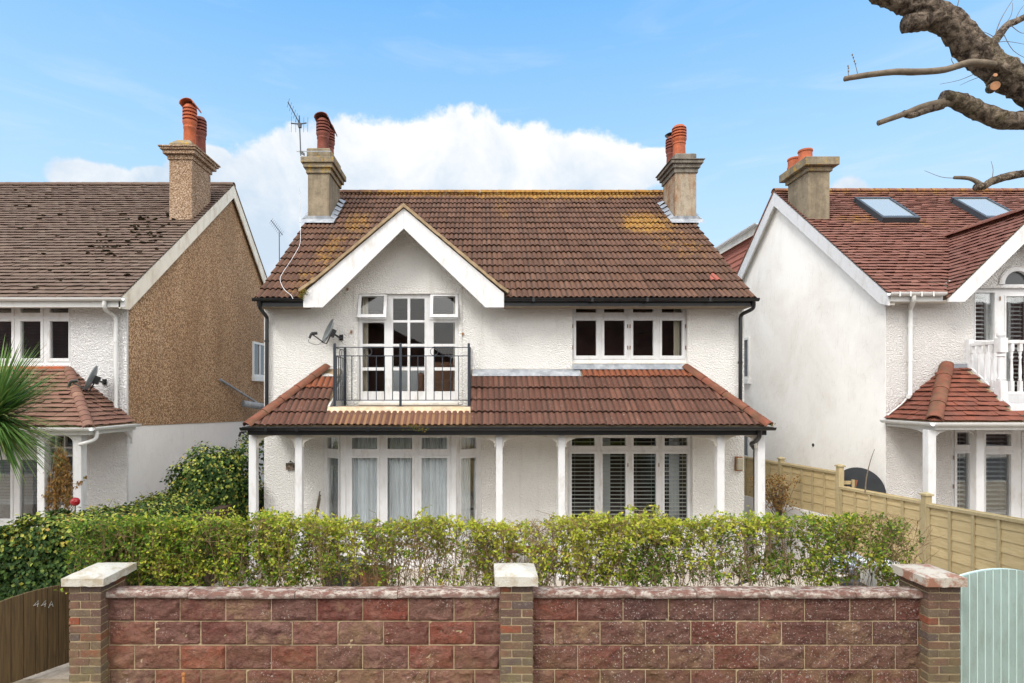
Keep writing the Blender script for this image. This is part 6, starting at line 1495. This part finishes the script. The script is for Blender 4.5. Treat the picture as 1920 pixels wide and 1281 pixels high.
# ---------------------------------------------------------------- street tree
TD = 4.2
TR = thing('street_tree', 'pollarded bare tree with thick knobbly bark reaching in from the top right', 'tree', (X_(2180, TD), TD, .35))
def limb(parent, px_pts, name, mat, rough=.16, n=22, depth=None, step=.03, cutface=None, kn=9):
    pts = [P(p[0], p[1], TD+(p[3] if len(p) > 3 else 0)) for p in px_pts]; rr = [p[2]*TD/F for p in px_pts]
    sp = smoothpath(pts, 8); sr = []
    for i in range(len(rr)-1):
        for j in range(8): t = j/8; sr.append(rr[i]+(rr[i+1]-rr[i])*t)
    sr.append(rr[-1]); P2, R2 = [sp[0]], [sr[0]]
    for i in range(1, len(sp)):
        L = (sp[i]-sp[i-1]).length; m_ = max(1, int(L/step))
        for j in range(1, m_+1): P2.append(sp[i-1].lerp(sp[i], j/m_)); R2.append(sr[i-1]+(sr[i]-sr[i-1])*j/m_)
    mb = MB().tube(P2, R2, n); nv = len(P2)*n
    for i in range(nv):
        c = P2[i//n]; v = V(mb.v[i]); d = (v-c); r_ = d.length
        h = mnoise.noise(v*kn)*.9+abs(mnoise.noise(v*kn*2.3))*.9+mnoise.noise(v*kn*6)*.35-.3+1.2*max(0, mnoise.noise(v*3.1+V((5, 5, 5)))-.25)
        mb.v[i] = tuple(v+d.normalized()*r_*rough*h)
    return mb.build(name, mat, parent, smooth=True)
limb(TR, [(2180, 1330, 62), (2175, 1100, 58), (2165, 800, 54), (2140, 560, 48), (2095, 400, 42), (2040, 280, 34), (1985, 214, 27), (1920, 162, 25.5), (1872, 133, 25.5), (1826, 92, 24.5), (1786, 49, 23.5), (1750, 24, 22.5), (1712, 10, 20), (1676, -1, 17), (1630, -22, 16), (1560, -60, 14), (1480, -110, 10)], 'trunk', M['bark'], .24, 52, kn=16, step=.018)
limb(TR, [(1750, 34, 20), (1726, 41, 17), (1704, 44, 16), (1698, 45, 15.5)], 'branch_stub', M['bark'], .15, 18)
limb(TR, [(2100, 370, 28, .05), (2050, 300, 22), (1990, 252, 18), (1930, 228, 16), (1885, 226, 16), (1850, 215, 16), (1815, 198, 15), (1788, 186, 14), (1768, 184, 13)], 'lower_branch', M['bark'], .2, 20, kn=12)
limb(TR, [(1785, 190, 9), (1765, 194, 8), (1735, 199, 6.5), (1700, 212, 5.5), (1672, 222, 5), (1647, 231, 5)], 'lower_branch_tip', M['smooth_bark'], .08, 12)
limb(TR, [(1768, 198, 7), (1740, 205, 7), (1712, 216, 6), (1698, 215, 5), (1694, 208, 3)], 'knob', M['bark'], .15, 12)
limb(TR, [(1885, 130, 6, .0), (1862, 122, 6.5, -.07), (1835, 118, 6.2, -.1), (1812, 119, 6, -.12), (1770, 131, 5.5, -.14), (1720, 135, 5.5, -.16), (1680, 135, 5.5, -.18), (1640, 139, 5, -.2), (1612, 143, 4.8, -.2), (1584, 148, 4.5, -.2)], 'straight_branch', M['smooth_bark'], .07, 12)
limb(TR, [(2100, 300, 15, .3), (1990, 305, 10, .2), (1925, 324, 7.5), (1895, 330, 7), (1862, 339, 7.5), (1845, 349, 7), (1828, 351, 5.5)], 'bottom_branch', M['bark'], .2, 14, kn=14)
limb(TR, [(1838, 346, 5), (1826, 338, 4), (1812, 334, 3.5), (1789, 333, 3)], 'bottom_branch_tip', M['smooth_bark'], .08, 10)
limb(TR, [(1858, 85, 8, .1), (1872, 68, 7, .12), (1888, 48, 6.5, .14), (1905, 40, 6, .15), (1925, 31, 6, .15), (1990, 5, 5, .2)], 'upper_branch', M['bark'], .15, 12)
for (x_, y_, rx_, ax) in ((1866, 161, 7.5, (-.45, -.85, -.25)), (1866, 141, 3.5, (-.3, -.9, .2))):
    c = P(x_, y_, TD-.115); a = V(ax).normalized(); r_ = rx_*TD/F
    st = MB().tube([c-a*.10, c-a*.002], [r_*1.15, r_*1.05], 16).build('cut_stub', M['bark'], TR, smooth=False)
    MB().tube([c-a*.004, c+a*.003], [r_*1.0, r_*.98], 20).build('cut_face', M['cut'], st)
tb = MB()
for pts in ([(1790, 55), (1794, 18), (1803, -20)], [(1856, 120), (1862, 85), (1875, 40), (1905, -10)], [(1866, 80), (1890, 78), (1925, 84)], [(1880, 60), (1900, 95), (1935, 115)], [(1868, 72), (1850, 62), (1836, 58)], [(1900, 45), (1912, 20), (1925, 5)], [(1896, 48), (1915, 62), (1935, 60)],
            [(1882, 50), (1896, 28), (1899, 5)], [(1835, 135), (1800, 150), (1762, 158)], [(1850, 140), (1822, 150), (1800, 160)], [(1609, 143), (1604, 122), (1598, 102)], [(1592, 145), (1590, 134), (1591, 123)], [(1789, 334), (1765, 332), (1733, 320)], [(1860, 338), (1862, 318), (1858, 302)], [(1762, 12), (1766, -8), (1775, -25)], [(1788, 120), (1784, 112), (1787, 105)]):
    tb.cut(); ps = smoothpath([P(a, b, TD+.02) for a, b in pts], 4); tb.tube(ps, [.0055*(1-.75*i/(len(ps)-1)) if len(pts) > 2 and pts[0][1] > 50 and pts[0][0] in (1790, 1856) else .0028*(1-.6*i/(len(ps)-1)) for i in range(len(ps))], 5)
tb.cut()
for (a, b) in ((1600, 108), (1602, 115), (1604, 120), (1598, 103), (1591, 128), (1590, 124), (1591, 134)):
    tb.cut(); c = P(a, b, TD+.02); tb.tube([c-V((0, 0, .008)), c, c+V((0, 0, .008))], [.002, .006, .002], 5)
tb.build('twig', M['smooth_bark'], TR, recalc=False)

# ---------------------------------------------------------------- things half seen through the hedge
BX2 = thing('storage_box', 'dark garden storage box under the bay window, half hidden by the hedge', 'storage box', P(645, 1110, 9.0))
x0, x1 = X_(603, 9.0), X_(676, 9.0); MB().box(x0, x1, 9.0, 9.5, .08, .42).build('box', M['black'], BX2, bevel=.02); MB().box(x0-.02, x1+.02, 8.98, 9.52, .425, .49).build('lid', M['alu'], BX2, bevel=.02)
BR = thing('barrel_planter', 'red-brown half barrel planter beside the dark storage box', 'planter', P(703, 1110, 8.9)); c = V((X_(703, 8.9), 8.9, .08))
MB().lathe(c, [(.16, 0), (.20, .12), (.22, .24), (.225, .40), (.205, .40), (.20, .34)], 24).build('barrel', M['barrel'], BR, autosmooth=40)
for z_ in (.08, .30): MB().lathe(c+V((0, 0, z_)), [(.198 if z_ < .2 else .226, 0), (.203 if z_ < .2 else .229, .03)], 24).build('hoop', M['rust'], BR, autosmooth=40)
vs, fs = [], []; ellip((c.x, c.y, .50), (.22, .2, .12), 240, rng, vs, fs, (.04, .07), (.025, .04)); leafmesh('plant', vs, fs, M['privet_dark'], BR)
BN = thing('wooden_bench', 'low reddish wooden slatted bench against the veranda wall between the middle posts', 'bench', P(1000, 1100, 10.2))
x0, x1 = X_(948, 10.2), X_(1062, 10.2)
for i in range(4): MB().box(x0, x1, 10.05+i*.11, 10.14+i*.11, .40, .425).build('seat_slat', M['barrel'], BN, bevel=.004)
for x_ in (x0+.04, x1-.04):
    for y_ in (10.08, 10.50): MB().box(x_-.03, x_+.03, y_-.03, y_+.03, .01, .399).build('leg', M['barrel'], BN)
GB = thing('garden_bin', 'round green garden tub with a dark lid behind the right end of the hedge', 'tub', P(1618, 1120, 6.9)); c = V((X_(1616, 6.9), 6.9, .28))
MB().lathe(c, [(.20, 0), (.22, .3), (.235, .60), (.225, .60)], 28).build('tub', M['green_plastic'], GB, autosmooth=40); MB().lathe(c+V((0, 0, .602)), [(.245, 0), (.25, .03), (.2, .055), (.01, .06)], 28).build('lid', M['black'], GB, autosmooth=40)
M['bag'] = m_plain('pale_blue_plastic', (.45, .49, .60), .4, .4, .25, 14)
bm = bmesh.new(); bmesh.ops.create_icosphere(bm, subdivisions=4, radius=1)
cc = P(1590, 1052, 7.4)
for v in bm.verts: q = 1+.30*mnoise.noise(v.co*2.1)+.12*mnoise.noise(v.co*6); v.co = V((cc.x+v.co.x*.20*q, cc.y+v.co.y*.18*q, cc.z-.02+v.co.z*.13*q))
me = bpy.data.meshes.new('rubbish_bag'); bm.to_mesh(me); bm.free(); me.materials.append(M['bag']); o_ = bpy.data.objects.new('plastic_bag', me); sc.collection.objects.link(o_)
tag(o_, 'crumpled pale blue plastic bag seen through the right end of the hedge', 'bag')
CT = thing('white_crate', 'white painted wooden box behind the hedge close to the right brick pier', 'crate', P(1655, 1100, 6.75)); x0, x1 = X_(1632, 6.7), X_(1690, 6.7)
MB().box(x0, x1, 6.6, 6.9, .30, 1.18).build('box_body', M['white_beam'], CT, bevel=.01)
MB().box(x0-.02, x1+.02, 6.58, 6.92, 1.182, 1.21).build('lid', M['white'], CT, bevel=.008)
tag(MB().tube(smoothpath([(X_(1417, 9.9), 9.85, .12), (X_(1405, 9.7), 9.6, .10), (X_(1375, 9.3), 9.2, .09)], 6), .045, 12).build('drain_pipe', M['black'], smooth=True), 'short black drain pipe lying on the patio at the foot of the right end post', 'pipe')

# moss and weeds lodged at the gable foot and in the lower gutter
vs, fs = [], []
for (cx_, cy_, d_, n_, sx) in ((571, 549, 10.14, 90, .035), (566, 557, 10.14, 80, .025), (775, 803, 9.34, 60, .09), (790, 806, 9.34, 40, .05), (1443, 798, 9.38, 14, .03)):
    for _ in range(n_):
        p = P(cx_, cy_, d_)+V((rng.gauss(0, sx), rng.gauss(0, .015), rng.gauss(0, .025))); leaf(vs, fs, p, (V((0, -.3, .8))+rv(rng, .6)).normalized(), rv(rng).normalized(), rng.uniform(.02, .05), rng.uniform(.008, .018))
M['weeds'] = m_leaf('gutter_weeds', [(0, (.22, .12, .03)), (.5, (.30, .20, .04)), (.8, (.12, .18, .03)), (1, (.08, .14, .03))], .7, .2)
leafmesh('gutter_moss', vs, fs, M['weeds'], H)['kind'] = 'stuff'
# ---------------------------------------------------------------- across the street (seen mirrored in the window panes)
M['far_brick'] = m_plain('far_brick', (.17, .08, .055), .9, .1, .2, 4); M['far_roof'] = m_plain('far_roof', (.085, .042, .035), .9, .1, .2, 4)
OH = thing('detached_house', 'brown gabled house across the street, mirrored in the balcony door panes', 'house', (-6.6, -14, .2))
MB().prism([(-12, .2), (-1.2, .2), (-1.2, 4.9), (-6.6, 7.3), (-12, 4.9)], 'y', -22, -14).build('wall', M['far_brick'], OH)
MB().prism([(-12.4, 4.75), (-6.6, 7.45), (-.8, 4.75), (-.8, 4.95), (-6.6, 7.72), (-12.4, 4.95)], 'y', -22.4, -13.5).build('roof', M['far_roof'], OH)
for x_ in (-9.6, -5.2): MB().box(x_, x_+1.7, -13.99, -13.93, 1.2, 2.9).build('window', M['white'], OH); MB().box(x_+.1, x_+1.6, -13.929, -13.92, 1.3, 2.8).build('pane', M['dark_pane'], OH)
OB = thing('detached_house', 'dark red brick house across the street, mirrored in the upper right window', 'house', (10, -14, .2))
MB().box(3.4, 17, -22, -14, .2, 5.4).build('wall', M['far_brick'], OB)
MB().prism([(-13.4, 5.2), (-18, 9.6), (-22.6, 5.2)], 'x', 3.0, 17.4).build('roof', M['far_roof'], OB)
for x_ in (5, 9.5, 13.5): MB().box(x_, x_+1.9, -13.99, -13.93, 1.2, 2.9).build('window', M['white'], OB); MB().box(x_+.1, x_+1.8, -13.929, -13.92, 1.3, 2.8).build('pane', M['dark_pane'], OB)

for (x0, x1, lab) in ((-38, -14.5, 'long dark-roofed house across the street, mirrored in the panes of the left house'), (19, 40, 'brown-roofed house across the street, mirrored in the panes of the right house')):
    OC = thing('detached_house', lab, 'house', ((x0+x1)/2, -14, .2))
    MB().box(x0, x1, -22, -14, .2, 5.2).build('wall', M['far_brick'], OC)
    MB().prism([(-13.4, 5.0), (-18, 9.2), (-22.6, 5.0)], 'x', x0-.4, x1+.4).build('roof', M['far_roof'], OC)
    for k_ in range(4):
        x_ = x0+2+k_*(x1-x0-4)/3.6; f_ = MB().box(x_, x_+1.9, -13.99, -13.93, 1.2, 2.9).build('window', M['white'], OC); MB().box(x_+.1, x_+1.8, -13.929, -13.92, 1.3, 2.8).build('pane', M['dark_pane'], f_)
